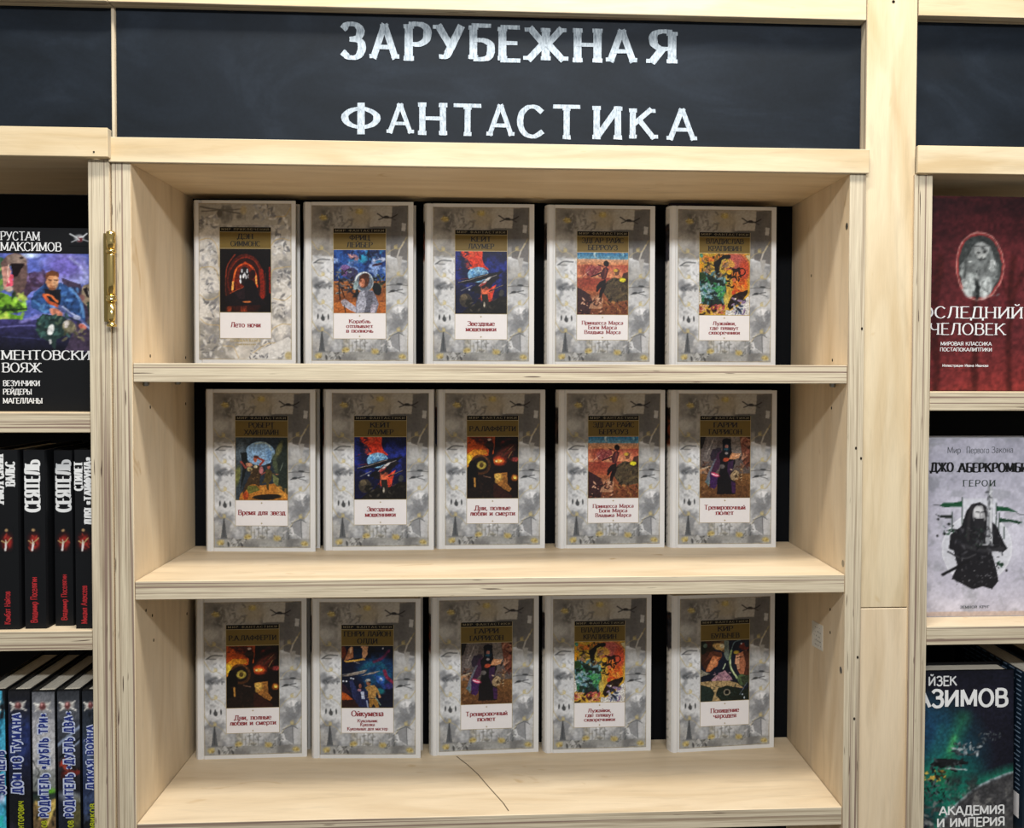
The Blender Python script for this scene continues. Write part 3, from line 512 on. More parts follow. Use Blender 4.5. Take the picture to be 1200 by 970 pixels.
def p_border2():
    c = Can(138, 236, (38, 40, 578, 930), 'bcb7ae', 22, 5)
    c.N(3, .45, .65, 'd6d2cb').N(6, .5, .64, '8a8780', .85).N(8, .56, .68, '77777a', .5).grad(40, 'a39d92', 165, 'aca79c').N(7, .5, .62, '6c6963', .9, (40, 45, 578, 165), .5)
    c.L([50, 60, 280, 100], 8, '5e5a54', 3).L([60, 85, 290, 75], 7, '67625c', 3).E(160, 100, 16, 22, '5a5650', 0, 5)
    for b in ((360, 45, 480, 130), (45, 110, 150, 180), (460, 120, 560, 240), (50, 260, 150, 390), (470, 260, 570, 330), (50, 420, 155, 560), (490, 420, 570, 520), (60, 590, 155, 700), (470, 560, 560, 690), (50, 790, 210, 900), (360, 820, 470, 900), (350, 880, 450, 925)):
        c.daub(30, b, 17, ['76767a', '97979a', '5d5d5f', 'c9c7c3', 'e0deda'], .7)
    c.P([380, 880, 480, 830, 560, 800, 578, 820, 578, 930, 300, 930], 'd6d4d0', .85).daub(24, (330, 880, 560, 925), 14, ['55555a', '8e8e8e', 'e4e2de'], .8)
    for p in ([45, 250, 110, 245, 150, 300, 155, 400], [45, 420, 60, 405, 130, 410, 158, 480], [45, 560, 90, 590, 150, 570, 158, 540], [50, 700, 90, 730, 150, 735, 158, 760], [570, 250, 520, 240, 480, 250, 450, 290], [575, 400, 520, 405, 470, 420, 452, 480], [575, 560, 530, 590, 470, 580], [570, 730, 520, 725, 470, 750, 450, 800], [480, 120, 540, 110, 575, 60], [180, 850, 240, 860, 268, 920], [350, 890, 430, 840, 480, 830]):
        c.L(p, 4, 'bda36c', 2, .9, True)
    for x in range(245, 390, 17): c.L([x, 815+(x % 3)*3, x+9, 826], 6, 'c2ae80', 2, .7); c.L([x+4, 845, x+10, 850], 5, 'c2ae80', 2, .5)
    c.E(560, 905, 22, 22, 'b09a5a', 0, 8, .7).E(300, 80, 18, 24, 'b8a478', 0, 8, .7).L([40, 42, 576, 42, 576, 928, 40, 928, 40, 42], 4, 'ab9d7f')
    return c.grain(.06, 60, .5)
# pictures on the side bookcases, painted in the pixel frame of the views they were studied in
def p_hunter():          # box: view 821x970 of the picture; the book runs on to the left out of frame
    c = Can(126, 118, (-260, 20, 800, 870), '4f5aa0', 31, 6)
    c.N(3, .42, .62, '7c80bc').N(4, .55, .7, 'a3a6d2', .8, (180, 20, 800, 300)).E(520, 130, 150, 110, '5c4f9c', 0, 60, .8).L([560, 60, 640, 130, 720, 260], 20, 'a9acd8', 14, .7, True).E(230, 40, 70, 20, 'b8c8e4', 0, 14)
    c.P([-260, 60, -100, 30, 20, 60, 60, 200, -40, 380, -260, 420], '3a5a4c').daub(40, (-260, 60, 40, 500), 60, ['2c4a2c', '5a7a30', '24343a', '7a9a3c'], .7)
    c.P([200, 200, 340, 180, 400, 260, 300, 320, 230, 360, 180, 440, 90, 380, 100, 250], '3e2c3e').daub(20, (180, 180, 360, 330), 40, ['5a4a70', '6e5a86', '3a2a44'], .7)
    c.P([0, 100, 60, 30, 150, 22, 205, 70, 215, 200, 190, 330, 120, 390, 80, 320, 100, 240, 80, 120, 20, 180, 0, 200], '584440').E(130, 80, 80, 50, '7c6a60', 10, 16).P([75, 110, 190, 110, 130, 220, 90, 220], '140c0f').P([0, 140, 60, 130, 80, 180, 50, 330, 20, 340, 10, 230], 'a8786c').P([70, 200, 100, 210, 90, 300, 50, 340, 40, 300], 'c0485c').E(60, 330, 30, 24, 'b09a8a', 0, 6).E(170, 60, 14, 8, '1a1210', 0, 3).L([60, 120, 50, 200, 60, 280], 6, 'e0c8b8', 2)
    c.P([-260, 420, 0, 360, 120, 410, 210, 480, 200, 520, 60, 540, 160, 560, 160, 590, -260, 620], '5e8a26').daub(40, (-260, 390, 220, 590), 44, ['8ab83a', '2c4a1a', '16280f', '6ea02a', 'a8b850'], .8).L([0, 510, 200, 500], 16, '16260f', 5)
    c.grad(590, '34305e', 870, '0c0d14').L([150, 610, 300, 560], 30, '7e78b4', 10, .7).L([-100, 660, 260, 640], 12, '6a68a4', 6, .7).N(5, .5, .68, '14141f', .9, (-260, 600, 800, 870), .3).L([0, 740, 300, 760], 8, '3c3e6a', 5, .7)
    c.P([480, 230, 640, 280, 700, 480, 800, 560, 800, 870, 500, 870, 620, 600, 560, 400], '3b3042').P([655, 300, 720, 270, 800, 300, 800, 460, 700, 480, 640, 420], '8c7c66').P([660, 320, 690, 310, 725, 350, 720, 400, 690, 390], '1a1214').L([700, 330, 712, 390], 6, 'e0d8c8', 2).E(740, 300, 40, 22, 'b0a080', 0, 8).E(650, 400, 24, 30, '8a5c58', 0, 6).P([690, 440, 800, 400, 800, 640, 720, 620], '2c3a30').E(750, 620, 60, 60, '5c5850', 0, 14)
    c.P([235, 440, 260, 360, 350, 290, 480, 270, 580, 330, 660, 450, 680, 600, 640, 640, 600, 540, 540, 500, 480, 500, 400, 540, 320, 530, 240, 490], '2b4878').daub(50, (250, 290, 660, 540), 36, ['1c2c4c', '5a86b8', '22385e', '3c639c', '14203a'], .75).L([560, 320, 640, 430, 665, 560], 24, '5e8cc0', 6, .8, True).L([260, 430, 350, 510, 420, 520], 20, '4a78ac', 5, .8).P([340, 330, 480, 330, 470, 470, 380, 440], '15151a')
    c.E(412, 260, 50, 76, 'a87450', 0, 4).P([358, 240, 360, 190, 410, 162, 460, 180, 465, 230, 430, 210, 380, 215], '5a3420').E(435, 270, 26, 50, 'c89a74', 0, 8, .8).L([380, 248, 400, 250], 8, '3a2014', 2).L([425, 248, 450, 250], 8, '3a2014', 2).L([395, 300, 430, 302], 6, '5c3424', 2).E(412, 325, 30, 14, '7a4c34', 0, 4)
    c.L([340, 380, 380, 440, 420, 460, 460, 480], 26, 'b8522c', 3, 1, True).L([350, 375, 400, 390, 450, 440], 18, 'cf6a38', 3, 1, True).L([470, 480, 560, 540, 680, 630, 800, 750], 34, '4d5684', 4).L([490, 480, 600, 560], 12, 'a2acce', 3).L([660, 620, 800, 745], 10, 'aab2cc', 3).L([540, 570, 640, 610], 20, '23273c', 3).E(440, 530, 60, 32, 'b8745c', 25, 5).E(655, 650, 34, 24, 'c06a58', 30, 4).E(610, 570, 30, 20, '9aa0bc', 0, 4)
    c.P([280, 600, 330, 540, 500, 560, 560, 640, 540, 720, 440, 760, 430, 860, 380, 780, 300, 740, 270, 690], '20302e').daub(46, (280, 550, 540, 740), 30, ['2e4a48', '15201e', '3c5c54', '586a50'], .7).E(395, 680, 26, 50, 'dcdcd8', 15, 4).E(545, 650, 50, 60, '6a6450', -20, 10).E(520, 630, 26, 34, 'b0a8a0', 20, 5).E(390, 780, 10, 18, 'c0c0c0', 0, 3).daub(20, (500, 640, 680, 760), 28, ['6e6848', '3e3c2c', '8a8060'], .7)
    return c.grain(.2)
def p_red():             # view 588x970 of the right bookcase: cover from x 180 to 760, y 232 to 900
    c = Can(118, 150, (170, 228, 760, 902), '43161a', 32, 10)
    c.grad(228, '2a1215', 420, '40181b').grad(420, '41181b', 700, '4f1f21').grad(700, '522022', 902, '702826').N(2, .45, .7, '582124', .6, ay=3)
    for x, w_ in ((230, 30), (385, 26), (520, 22), (690, 34)): c.L([x, 902, x-4, 620, x+10, 440], w_, '34110f', 8, .75, True)
    c.L([520, 620, 560, 500, 640, 380], 16, '34110f', 8, .7, True).L([520, 600, 470, 480], 10, '34110f', 8, .6)
    c.E(398, 467, 96, 118, '7d2a2a', 0, 2).E(398, 467, 93, 115, 'b08a80', 0, 2, 1, 3).E(398, 467, 84, 106, '2f3231', 0, 2).N(14, .5, .6, '474b4a', .8, (320, 365, 480, 570))
    # seated long haired creature in grey engraving
    c.P([370, 400, 400, 382, 432, 398, 452, 440, 468, 490, 462, 520, 440, 560, 420, 572, 350, 570, 330, 520, 320, 470, 350, 440], '5e6160').E(400, 412, 28, 28, '8d8f8d', 0, 4).E(388, 420, 6, 4, '1c1c1c', 0, 2).E(412, 420, 6, 4, '1c1c1c', 0, 2).E(400, 434, 14, 7, 'a9aba8', 0, 2).L([390, 442, 412, 442], 3, '202020', 1.5).L([376, 400, 424, 398], 3, '3a3a3a', 2)
    c.L([340, 470, 330, 500, 380, 500], 16, '7e8280', 3, 1, True).L([460, 460, 465, 500, 430, 510], 14, '747877', 3, 1, True).E(443, 464, 16, 20, '8f9391', 0, 3).L([434, 470, 436, 448], 3, 'c0c2c0', 1.5).L([443, 470, 444, 446], 3, 'c0c2c0', 1.5).L([451, 470, 454, 450], 3, 'c0c2c0', 1.5)
    c.E(355, 535, 26, 38, '9da19f', -10, 5).E(418, 540, 26, 40, '9da19f', 8, 5).E(386, 550, 10, 34, '1e2020', 0, 4).L([345, 430, 340, 520], 10, '3c3f3e', 4, .8).L([455, 430, 470, 500], 9, '3c3f3e', 4, .8).daub(40, (330, 400, 470, 570), 9, ['b8bbb8', '2a2c2c', '6a6e6c', '484b4a'], .6)
    return c.grain(.2, 50, .9)
def p_knight():          # view 507x970 of the grey book
    c = Can(118, 172, (-60, 20, 560, 940), 'b6b3c0', 33, 3)
    c.N(3, .42, .62, 'c6c3cf').N(6, .5, .66, 'a4a2ae', .7).N(9, .6, .7, '8f9096', .5).grad(915, 'b6a49c', 940, 'b0a098')
    c.E(268, 590, 178, 178, 'd3d4da', 0, 3, .8).E(268, 590, 178, 178, 'e4e4e8', 0, 2, 1, 4).P([190, 330, 365, 330, 365, 600, 190, 600], 'cfd0d6', .8).E(268, 600, 150, 120, 'a8a8ae', 0, 80, .5)
    for x, y0, y1 in ((190, 325, 480), (138, 400, 500), (363, 355, 480), (378, 405, 520), (405, 480, 540)): c.L([x, y0, x, y1], 5, '26332c', 1.5)
    c.P([190, 345, 190, 375, 140, 372, 100, 376, 75, 368, 95, 352, 140, 352], '1d4a30').P([138, 415, 138, 432, 90, 430, 60, 422, 90, 415], '1c211e').P([365, 370, 420, 375, 470, 400, 460, 402, 420, 396, 365, 392], '1d4a30').P([378, 430, 440, 440, 500, 456, 480, 466, 430, 452, 378, 456], '1e3a2a').L([45, 365, 80, 366], 3, '1c211e', 1.5).L([55, 412, 80, 422], 3, '1c211e', 1.5).L([465, 400, 480, 412, 507, 416], 3, '1c211e', 1.5, 1, True)
    c.daub(16, (92, 455, 150, 520), 9, ['141a16', '20402c'], 1).E(67, 437, 6, 6, '151515').E(67, 523, 6, 6, '151515').E(100, 512, 8, 8, '151a17').E(122, 462, 8, 7, '151a17').daub(12, (370, 660, 410, 690), 9, ['141a16', '20402c'], 1).E(421, 705, 6, 6, '151515').E(398, 674, 9, 9, '1b2f22')
    c.P([190, 470, 210, 400, 240, 360, 280, 350, 312, 370, 322, 430, 370, 480, 405, 560, 425, 590, 400, 610, 340, 600, 370, 700, 382, 760, 350, 800, 300, 785, 250, 800, 140, 745, 170, 680, 150, 600, 125, 590, 130, 520], '1d1c1f')
    c.E(278, 415, 34, 50, '9b9a9c', 0, 3).E(270, 400, 22, 30, 'c4c3c4', 0, 5).L([262, 400, 276, 402], 5, '2a2a2c', 1.5).L([285, 402, 300, 400], 5, '2a2a2c', 1.5).L([280, 405, 280, 430], 4, '6c6b6e', 2).P([250, 425, 265, 435, 300, 432, 306, 470, 280, 500, 255, 480], '242326').L([240, 370, 225, 440, 220, 540], 16, '2c2a2c', 4, 1, True).L([300, 370, 316, 440], 12, '242224', 3)
    c.P([320, 262, 330, 235, 342, 262, 346, 568, 312, 568], '8f9094').P([331, 240, 340, 266, 343, 560, 331, 560], 'c0c1c4').daub(16, (316, 260, 344, 420), 12, ['3a3a3d', '5a5a5e', 'd0d1d4'], .8).L([282, 570, 370, 572], 6, 'b8b9bd', 1.5).L([328, 572, 328, 620], 8, '38373a', 2)
    c.L([95, 722, 230, 650], 15, '1a191b', 2).L([120, 605, 200, 640, 260, 620], 8, '39383b', 2, 1, True).L([190, 570, 290, 600, 400, 590], 18, '302f32', 4, .9, True).daub(70, (150, 480, 400, 640), 14, ['333236', '121214', '4a494e', '26262a'], .7).daub(90, (160, 640, 370, 780), 5, ['9a9a9e', '5c5c60', '101012', '303034'], .8).daub(40, (200, 470, 300, 600), 8, ['39483e', '24302a', '4a4a4c'], .6)
    c.P([15, 52, 80, 42, 130, 60, 80, 50, 20, 70], 'a4a4aa', .6)
    return c.grain(.05, 60, .8)
def p_space():           # view 558x970 of the bottom right book, cover x -180 to 492
    c = Can(136, 200, (-190, 70, 492, 1090), '15151f', 34, 5)
    c.N(2, .45, .7, '1c1c2a', .7).E(-20, 560, 300, 300, '174a56', 30, 140, .95).E(60, 700, 220, 160, '14604f', 0, 90, .95).E(-60, 400, 160, 160, '1c3a58', 0, 90, .8)
    c.L([100, 700, 150, 480, 210, 340], 22, '2a7c4c', 70, .85).L([135, 520, 160, 450], 16, '56b464', 24, .8).L([30, 640, 60, 500, 90, 400], 14, '2a7a68', 50, .5)
    c.E(620, 1200, 640, 590, '1e8062', 0, 40, .9).E(640, 1230, 640, 600, '93a0a4', 0, 5).E(648, 1240, 640, 600, '403f40', 0, 8).N(12, .48, .66, '2a2a2c', .8, (60, 640, 492, 1090)).N(20, .55, .68, '6e6c68', .7, (100, 700, 492, 1090))
    c.daub(46, (150, 480, 300, 550), 15, ['6c7276', '22282c', '9aa0a2', '3a4044'], .9).daub(34, (290, 420, 420, 480), 9, ['4c5254', '2a2e32', '6a7072'], .8).P([20, 600, 70, 565, 160, 570, 240, 590, 230, 600, 160, 610, 60, 610], '191b1d').daub(30, (30, 570, 230, 640), 18, ['1b1d1e', '3b4042', '0e1011'], .9).L([110, 625, 225, 632], 7, '98a0a0', 3)
    c.daub(40, (-60, 630, 110, 700), 15, ['a8863a', '3e3420', 'd0aa4a', '1c1a14'], .9).daub(70, (-80, 690, 130, 830), 13, ['15191a', '2e3638', '4c5658', '0d1011'], .9).daub(60, (-180, 820, 90, 1000), 26, ['5c5e5e', '343636', '7c7e7c', '1c1e1e'], .8)
    return c.grain(.2, 60, 1)
SPB = (0, 0, 100, 700)
def p_spine(kind):
    c = Can(22, 130, SPB, '15161a', 40+kind, 4)
    if kind == 0: c.grad(120, '1c5a74', 700, '123c48').N(3, .45, .6, '48a8c8', .9, ay=.6).N(3, .52, .62, 'c8d4ec', .9, (0, 250, 100, 480)).L([0, 400, 100, 300], 22, '0c1018').N(3, .5, .6, '28c0b0', .8, (0, 480, 100, 700)).E(30, 440, 40, 50, '9a78b0', 0, 20, .6)
    if kind == 1: c.grad(0, '1a1a1c', 150, '1e2338').grad(150, '1f2850', 420, '15161f').N(3, .5, .65, '2c3a70', .7, (0, 100, 100, 420)).E(10, 640, 20, 60, '50486a', 0, 20, .5)
    if kind == 2:
        c.grad(0, '55565a', 120, '8c8c90').grad(120, 'a2a1a4', 330, 'b4b2b0').grad(330, '8a8c8a', 420, '6c7068').N(4, .5, .64, '75767a', .8, (0, 0, 100, 380)).L([0, 290, 30, 340, 10, 400], 5, '3a3c3c', 2).L([0, 350, 60, 370], 4, '44464a', 2).E(70, 420, 30, 14, '5c9a2c', 0, 8)
        c.grad(430, '20302c', 470, '3c3c30').grad(470, '6e5a3c', 700, '5a4630').daub(20, (20, 460, 100, 560), 22, ['c8a85c', '3a3020', '8a7440', '1a1812'], .8).L([60, 560, 100, 470], 12, 'c8b060', 4)
    if kind == 3: c.grad(0, '2a2c30', 120, '50535a').grad(120, '3a3e46', 420, '1c1a1c').L([0, 230, 100, 150], 12, '7e8aa0', 4).L([10, 280, 100, 200], 7, '0e1014', 2).L([40, 260, 100, 210], 7, '7e8aa0', 3).daub(20, (10, 290, 100, 370), 22, ['7a2a22', '3a1614', 'a03c2c', '16100f'], .8).E(60, 450, 60, 24, '8890a0', 10, 12, .8).grad(470, '1a1f2c', 700, '171a22').E(80, 520, 30, 70, '5c5630', 0, 14, .8)
    if kind == 4: c.grad(0, '1c1e22', 200, '2c3440').grad(200, '34405a', 520, '1f2740').N(5, .5, .66, '15181c', .8, (0, 40, 100, 220)).N(3, .5, .64, '485878', .6, (0, 200, 100, 600))
    # small silver crest with a dark red middle
    c.E(45, 62, 30, 16, 'b8b4ac', -8, 5, .9).E(45, 62, 15, 15, '5e3434', 0, 4).L([10, 50, 30, 58], 7, 'e0ddd4', 2).L([80, 46, 62, 56], 6, 'cfcac0', 2).L([14, 82, 30, 70], 6, 'c8c4bc', 2).L([62, 72, 84, 84], 6, 'd8d4cc', 2).E(42, 56, 6, 5, 'c8908c', 0, 3)
    return c.grain(.2, 20, 0.)
def p_case_spine(kind):  # rounded spine of the cream books: dark picture high up, small marks below
    c = Can(12, 120, (0, 0, 30, 220), 'cfcbc3', 50+kind, 1)
    a = [('23282c', '4a5660', '8a7a5a'), ('20242e', '54241f', '35406a'), ('2a2420', '8a4a34', '54402c'), ('231d1c', '4e3a34', '6a5a50'), ('1c1d22', '4c3228', '3c3a40')][kind]
    c.P([0, 22, 30, 22, 30, 74, 0, 74], a[0]).daub(26, (0, 24, 30, 74), 9, list(a), .8)
    for y in (86, 96, 110, 120, 138, 150, 166, 178, 192, 204): c.L([5, y, 12, y+2, 22, y-1], 1.4, '6c6a64', .6, .9)
    return c.L([12, 126, 12, 134], 3, '8a2a2c', 1).grain(.06, 10, 0)
# ------------------------------------------------------------------ boards with real thickness; veneer faces, ply edges
def board(name, x0, x1, y0, y1, z0, z1, parent, edges='', grain='x', fm=None, seed=None, bevel=.0006, em=None):
    """box; the sides named in edges (of -x +x -y +y -z +z as a A b B c C) show the plies"""
    V = [(x, y, z) for x in (x0, x1) for y in (y0, y1) for z in (z0, z1)]
    Fs = {'a': ((0, 1, 3, 2), 0), 'A': ((4, 6, 7, 5), 0), 'b': ((0, 4, 5, 1), 1), 'B': ((2, 3, 7, 6), 1), 'c': ((0, 2, 6, 4), 2), 'C': ((1, 5, 7, 3), 2)}
    dims = (x1-x0, y1-y0, z1-z0); thin = dims.index(min(dims)); g = 'xyz'.index(grain)
    rs = random.Random(seed if seed is not None else name+str(round(x0, 3))+str(round(z0, 3))); ou, ov = rs.random()*9, rs.random()*9
    faces, mi, uv = [], [], []
    for k, (f, ax) in Fs.items():
        rest = [a for a in (0, 1, 2) if a != ax]
        if k in edges:
            v = thin if thin in rest else rest[1]; u = [a for a in rest if a != v][0]; mi.append(1)
        else:
            u = g if g in rest else rest[0]; v = [a for a in rest if a != u][0]; mi.append(0)
        faces.append(f); uv.append([(V[i][u]+ou, V[i][v]+ov) for i in f])
    o = mesh(name, V, faces, [fm or FACE, em or EDGE], parent, mi, uv=uv)
    if bevel:
        m = o.modifiers.new('bevel', 'BEVEL'); m.width = bevel; m.segments = 1
    return o
ZS = [0.0, -.2488, -.5289]            # shelf tops, main bookcase
W, D, TH = .827, .196, .0215
FLOOR = -1.52
PARTS_Z = {}
def disc(name, c, r, axis, mat, parent, d=.0004, n=14, rz=1.):
    """thin round plate; axis = outward normal (+x, -x, -y, -z)"""
    V = []; F = []
    for k, off in enumerate((0, d)):
        for i in range(n):
            a = 2*math.pi*i/n; p, q = r*math.cos(a), r*rz*math.sin(a)
            if axis == '+x': V.append((c[0]+off, c[1]+p, c[2]+q))
            elif axis == '-x': V.append((c[0]-off, c[1]+p, c[2]+q))
            elif axis == '-y': V.append((c[0]+p, c[1]-off, c[2]+q))
            else: V.append((c[0]+p, c[1]+q, c[2]-off))
    F = [tuple(range(n)), tuple(range(n, 2*n))]+[(i, (i+1) % n, n+(i+1) % n, n+i) for i in range(n)]
    return mesh(name, V, F, mat, parent)

# the setting: floor, wall behind the shelving, birch panel between the bookcases, trims
fl = flat('grey_floor', '8d8880', .5, .3)
f = mesh('floor', [(-3, -4, FLOOR), (4, -4, FLOOR), (4, .3, FLOOR), (-3, .3, FLOOR)], [(0, 1, 2, 3)], fl); tag(f, kind='structure')
wm = flat('dark_wall', '15171b', .8, .1)
f = board('wall_back', -3, 4, .235, .29, FLOOR, 1.2, None, fm=wm, bevel=0); tag(f, kind='structure')
PY = .004                              # front of the birch panel
px0 = .8475; px1 = at(1074, 120, PY).x
zj = at(1040, 712, PY).z
wp = bpy.data.objects.new('wall_panel', None); link(wp); tag(wp, 'pale birch plywood strip between the main and the right bookcase', kind='structure')
board('panel', px0, px1, PY, PY+.018, zj+.0006, 1.1, wp, 'a', 'z', FACE2, 3)
board('panel', px0, px1, PY, PY+.018, FLOOR, zj-.0006, wp, 'a', 'z', FACE, 4)
disc('screw', at(1047, 2, PY), .0018, '-y', HOLE, wp)

# ------------------------------------------------------------------ main bookcase
B = thing('bookcase', (0, 0, FLOOR), 'wide birch plywood bookcase in the middle with three shelves of cream books', 'bookcase')
def bz(o): o.location.z -= FLOOR; return o
ZT = .2245                             # underside of the front rail
zt_top = at(500, 166.5, -.004).z
left = board('side_panel', -.0215, 0, 0, D, FLOOR, ZT+.0205, B, 'bC', 'z', seed=11); bz(left)
right = board('side_panel', W, W+.0195, 0, D, FLOOR, ZT+.0205, B, 'bC', 'z', seed=12); bz(right)
bz(board('top_board', 0, W, .0002, D, ZT, ZT+.0205, B, 'b', 'x', seed=13))
bz(board('front_rail', -.0226, W+.0212, -.0045, -.0002, ZT+.0006, zt_top, B, 'aAcC', 'x', FACE2, 14))
bz(board('back_panel', -.02, W+.018, D, D+.006, FLOOR+.05, ZT+.02, B, '', 'x', BACKING, bevel=0))
for i, z in enumerate(ZS+[-.93, -1.40]):
    s = board('shelf', .0006, W-.0006, .0004, D-.0006, z-TH, z, B, 'b', 'x', seed=20+i); bz(s)
def hole(parent, P, axis, r=.0013, mat=HOLE, rz=1.5, name='screw_hole'):
    return disc(name, P, r, axis, mat, parent, .0003, 10, rz)
for x, y in ((176, 417), (217.5, 419), (176, 477), (217.5, 473), (171, 715), (178.5, 721), (219, 719), (180, 750)): hole(left, at_x(x, y, 0), '+x')
for x, y in ((951, 323), (975.5, 422), (974.5, 478), (973, 714), (973, 741)): hole(right, at_x(x, y, W), '-x')
for x, y in ((1005, 770), (1001, 842), (1003, 525), (1009, 537), (1010, 385)): hole(right, at(x, y, 0), '-y', .0012)
for x, y in ((992.5, 265), (988, 660), (985.5, 785)): hole(right, at_x(x, y, W), '-x', .0035, PINM, 1.2, 'bolt')
for x, Y, zi in ((.006, .022, 0), (.006, .12, 0), (W-.006, .03, 0), (.006, .03, 1), (W-.006, .03, 1)):
    z = ZS[zi]-TH
    o = mesh('shelf_pin', [(x+.004*math.cos(a*math.pi/4)*(1 if k < 2 else .6), Y+.004*math.sin(a*math.pi/4), z-dz) for k, dz in enumerate((0, .0035, .005)) for a in range(8)],
             [tuple(range(16, 24))]+[(k*8+i, k*8+(i+1) % 8, k*8+8+(i+1) % 8, k*8+8+i) for k in (0, 1) for i in range(8)], PINM, B); bz(o)
# paper sticker with handwriting on the right side panel, bottom shelf
q = [at_x(x, y, W) for x, y in ((951.9, 726.6), (964.4, 733.3), (964.2, 762.9), (951.9, 756))]
xs = W-.0004
st = mesh('sticker', [(xs, p.y, p.z) for p in q]+[(W, p.y, p.z) for p in q], [(0, 1, 2, 3), (0, 4, 5, 1), (1, 5, 6, 2), (2, 6, 7, 3), (3, 7, 4, 0)], flat('sticker_paper', 'd4d0c4', .6), B); bz(st)
st['label'] = 'white paper sticker with handwriting'
V = []; F = []; rs = random.Random(5)
for k in range(5):
    for j in range(7):
        u, v = .16+.1*j+rs.random()*.03, .12+.17*k+rs.random()*.04
        for (du, dv) in ((0, 0), (.07, .02+.04*rs.random()), (.06, .07), (-.01, .05)):
            a, b = u+du, v+dv
            p = q[0]*(1-a)*(1-b)+q[1]*a*(1-b)+q[2]*a*b+q[3]*(1-a)*b; V.append((xs-.0002, p.y, p.z))
        if rs.random() < .75: F.append(tuple(range(len(V)-4, len(V)-1)))
mesh('handwriting', V, F, BLACK_INK, st)
# pencil crack across the bottom shelf
ck = [at_z(x, y, ZS[2]+.0002) for x, y in ((535, 886), (548, 896), (560, 907), (572, 921), (590, 941), (596, 950))]
V = []
for i, p in enumerate(ck): V += [(p.x-.0007, p.y, p.z), (p.x+.0007, p.y+.0002, p.z)]
o = mesh('pencil_mark', V, [(2*i, 2*i+1, 2*i+3, 2*i+2) for i in range(len(ck)-1)], flat('pencil', '6c5d4a'), B); bz(o)

# ------------------------------------------------------------------ header: chalkboards, rails, hand lettering
BY = .022
zc = at(500, 90, BY).z; zb0 = zt_top-.004; zb1 = at(500, 12, .005).z+.035
bx0, bx1 = at(136.5, 90, BY).x, px0+.0005
def chalkboard(x0, x1, z0, z1, label, y=BY):
    o = board('chalkboard', x0, x1, y, y+.012, z0, z1, None, '', 'x', CHALKBOARD, bevel=.0004)
    return tag(o, label, 'chalkboard', 'chalkboards above the bookcases')
main = chalkboard(bx0, bx1, zb0, zb1, 'long chalkboard with two rows of chalk capitals over the middle bookcase')
board('trim_1', bx0-.0040, bx0-.0006, BY-.004, BY+.012, zb0, zb1, None, 'b', 'z')['kind'] = 'structure'
chalkboard(-.9, bx0-.0046, zb0, zb1, 'blank chalkboard at top left above the left bookcase')
chalkboard(px1-.004, 1.9, zb0, zb1, 'blank chalkboard at top right above the right bookcase')
LET = [('З', 399, 429, 26, 70), ('А', 433, 468, 27, 70), ('Р', 473, 506, 26, 71), ('У', 507, 545, 28, 69), ('Б', 549, 580, 28, 72), ('Е', 583, 610, 30, 73), ('Ж', 613, 666, 31, 73),
       ('Н', 671, 706, 34, 73), ('А', 710, 747, 34, 74), ('Я', 757, 794, 35, 76),
       ('Ф', 400, 446, 121, 157), ('А', 453, 485, 121, 157), ('Н', 490, 524, 121, 158), ('Т', 532, 564, 122, 159), ('А', 570, 603, 122, 160), ('С', 606, 638, 123, 162), ('Т', 648, 680, 123, 163),
       ('И', 694, 729, 125, 163), ('К', 737, 771, 126, 164), ('А', 781, 817, 127, 165)]
for ch, x0, x1, y0, y1 in LET:
    p, q = at(x0, y1, BY), at(x1, y0, BY); Wd, H = q.x-p.x, q.z-p.z
    adv, V, F = glyph(ch, .25 if y0 < 100 else .185, .125, .03)
    xx = [v[0] for v in V]; yy = [v[1] for v in V]; lo, hi, zl, zh = min(xx), max(xx), min(yy), max(yy)
    rr = random.Random(x0)
    P = [((v[0]-lo)/(hi-lo)*Wd, (v[1]-zl)/(zh-zl)*H, v[2]*4e-5) for v in V]
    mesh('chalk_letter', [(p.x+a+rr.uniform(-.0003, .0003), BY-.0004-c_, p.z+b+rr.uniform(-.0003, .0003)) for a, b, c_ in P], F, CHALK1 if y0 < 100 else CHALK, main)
# top rails run above the chalkboards
def rail(x0, x1, y0, y1, z0, z1, label, seed):
    return tag(board('front_rail', x0, x1, y0, y1, z0, z1, None, 'aAc', 'x', FACE2, seed), label, 'rail', 'plywood rails above the chalkboards')
zr = at(500, 11, .006).z
rail(bx0-.002, px0-.0005, .006, BY+.012, zr, zr+.09, 'top birch rail over the lettered chalkboard', 31)
rail(-.9, bx0-.0026, .0035, BY+.012, zr-.0005, zr+.09, 'short top birch rail at the left edge over the blank board', 32)
rail(at(1077, 10, .004).x, 1.9, .004, BY+.012, at(1130, 19.5, .004).z, zr+.09, 'short top birch rail at the right edge over the blank board', 33)

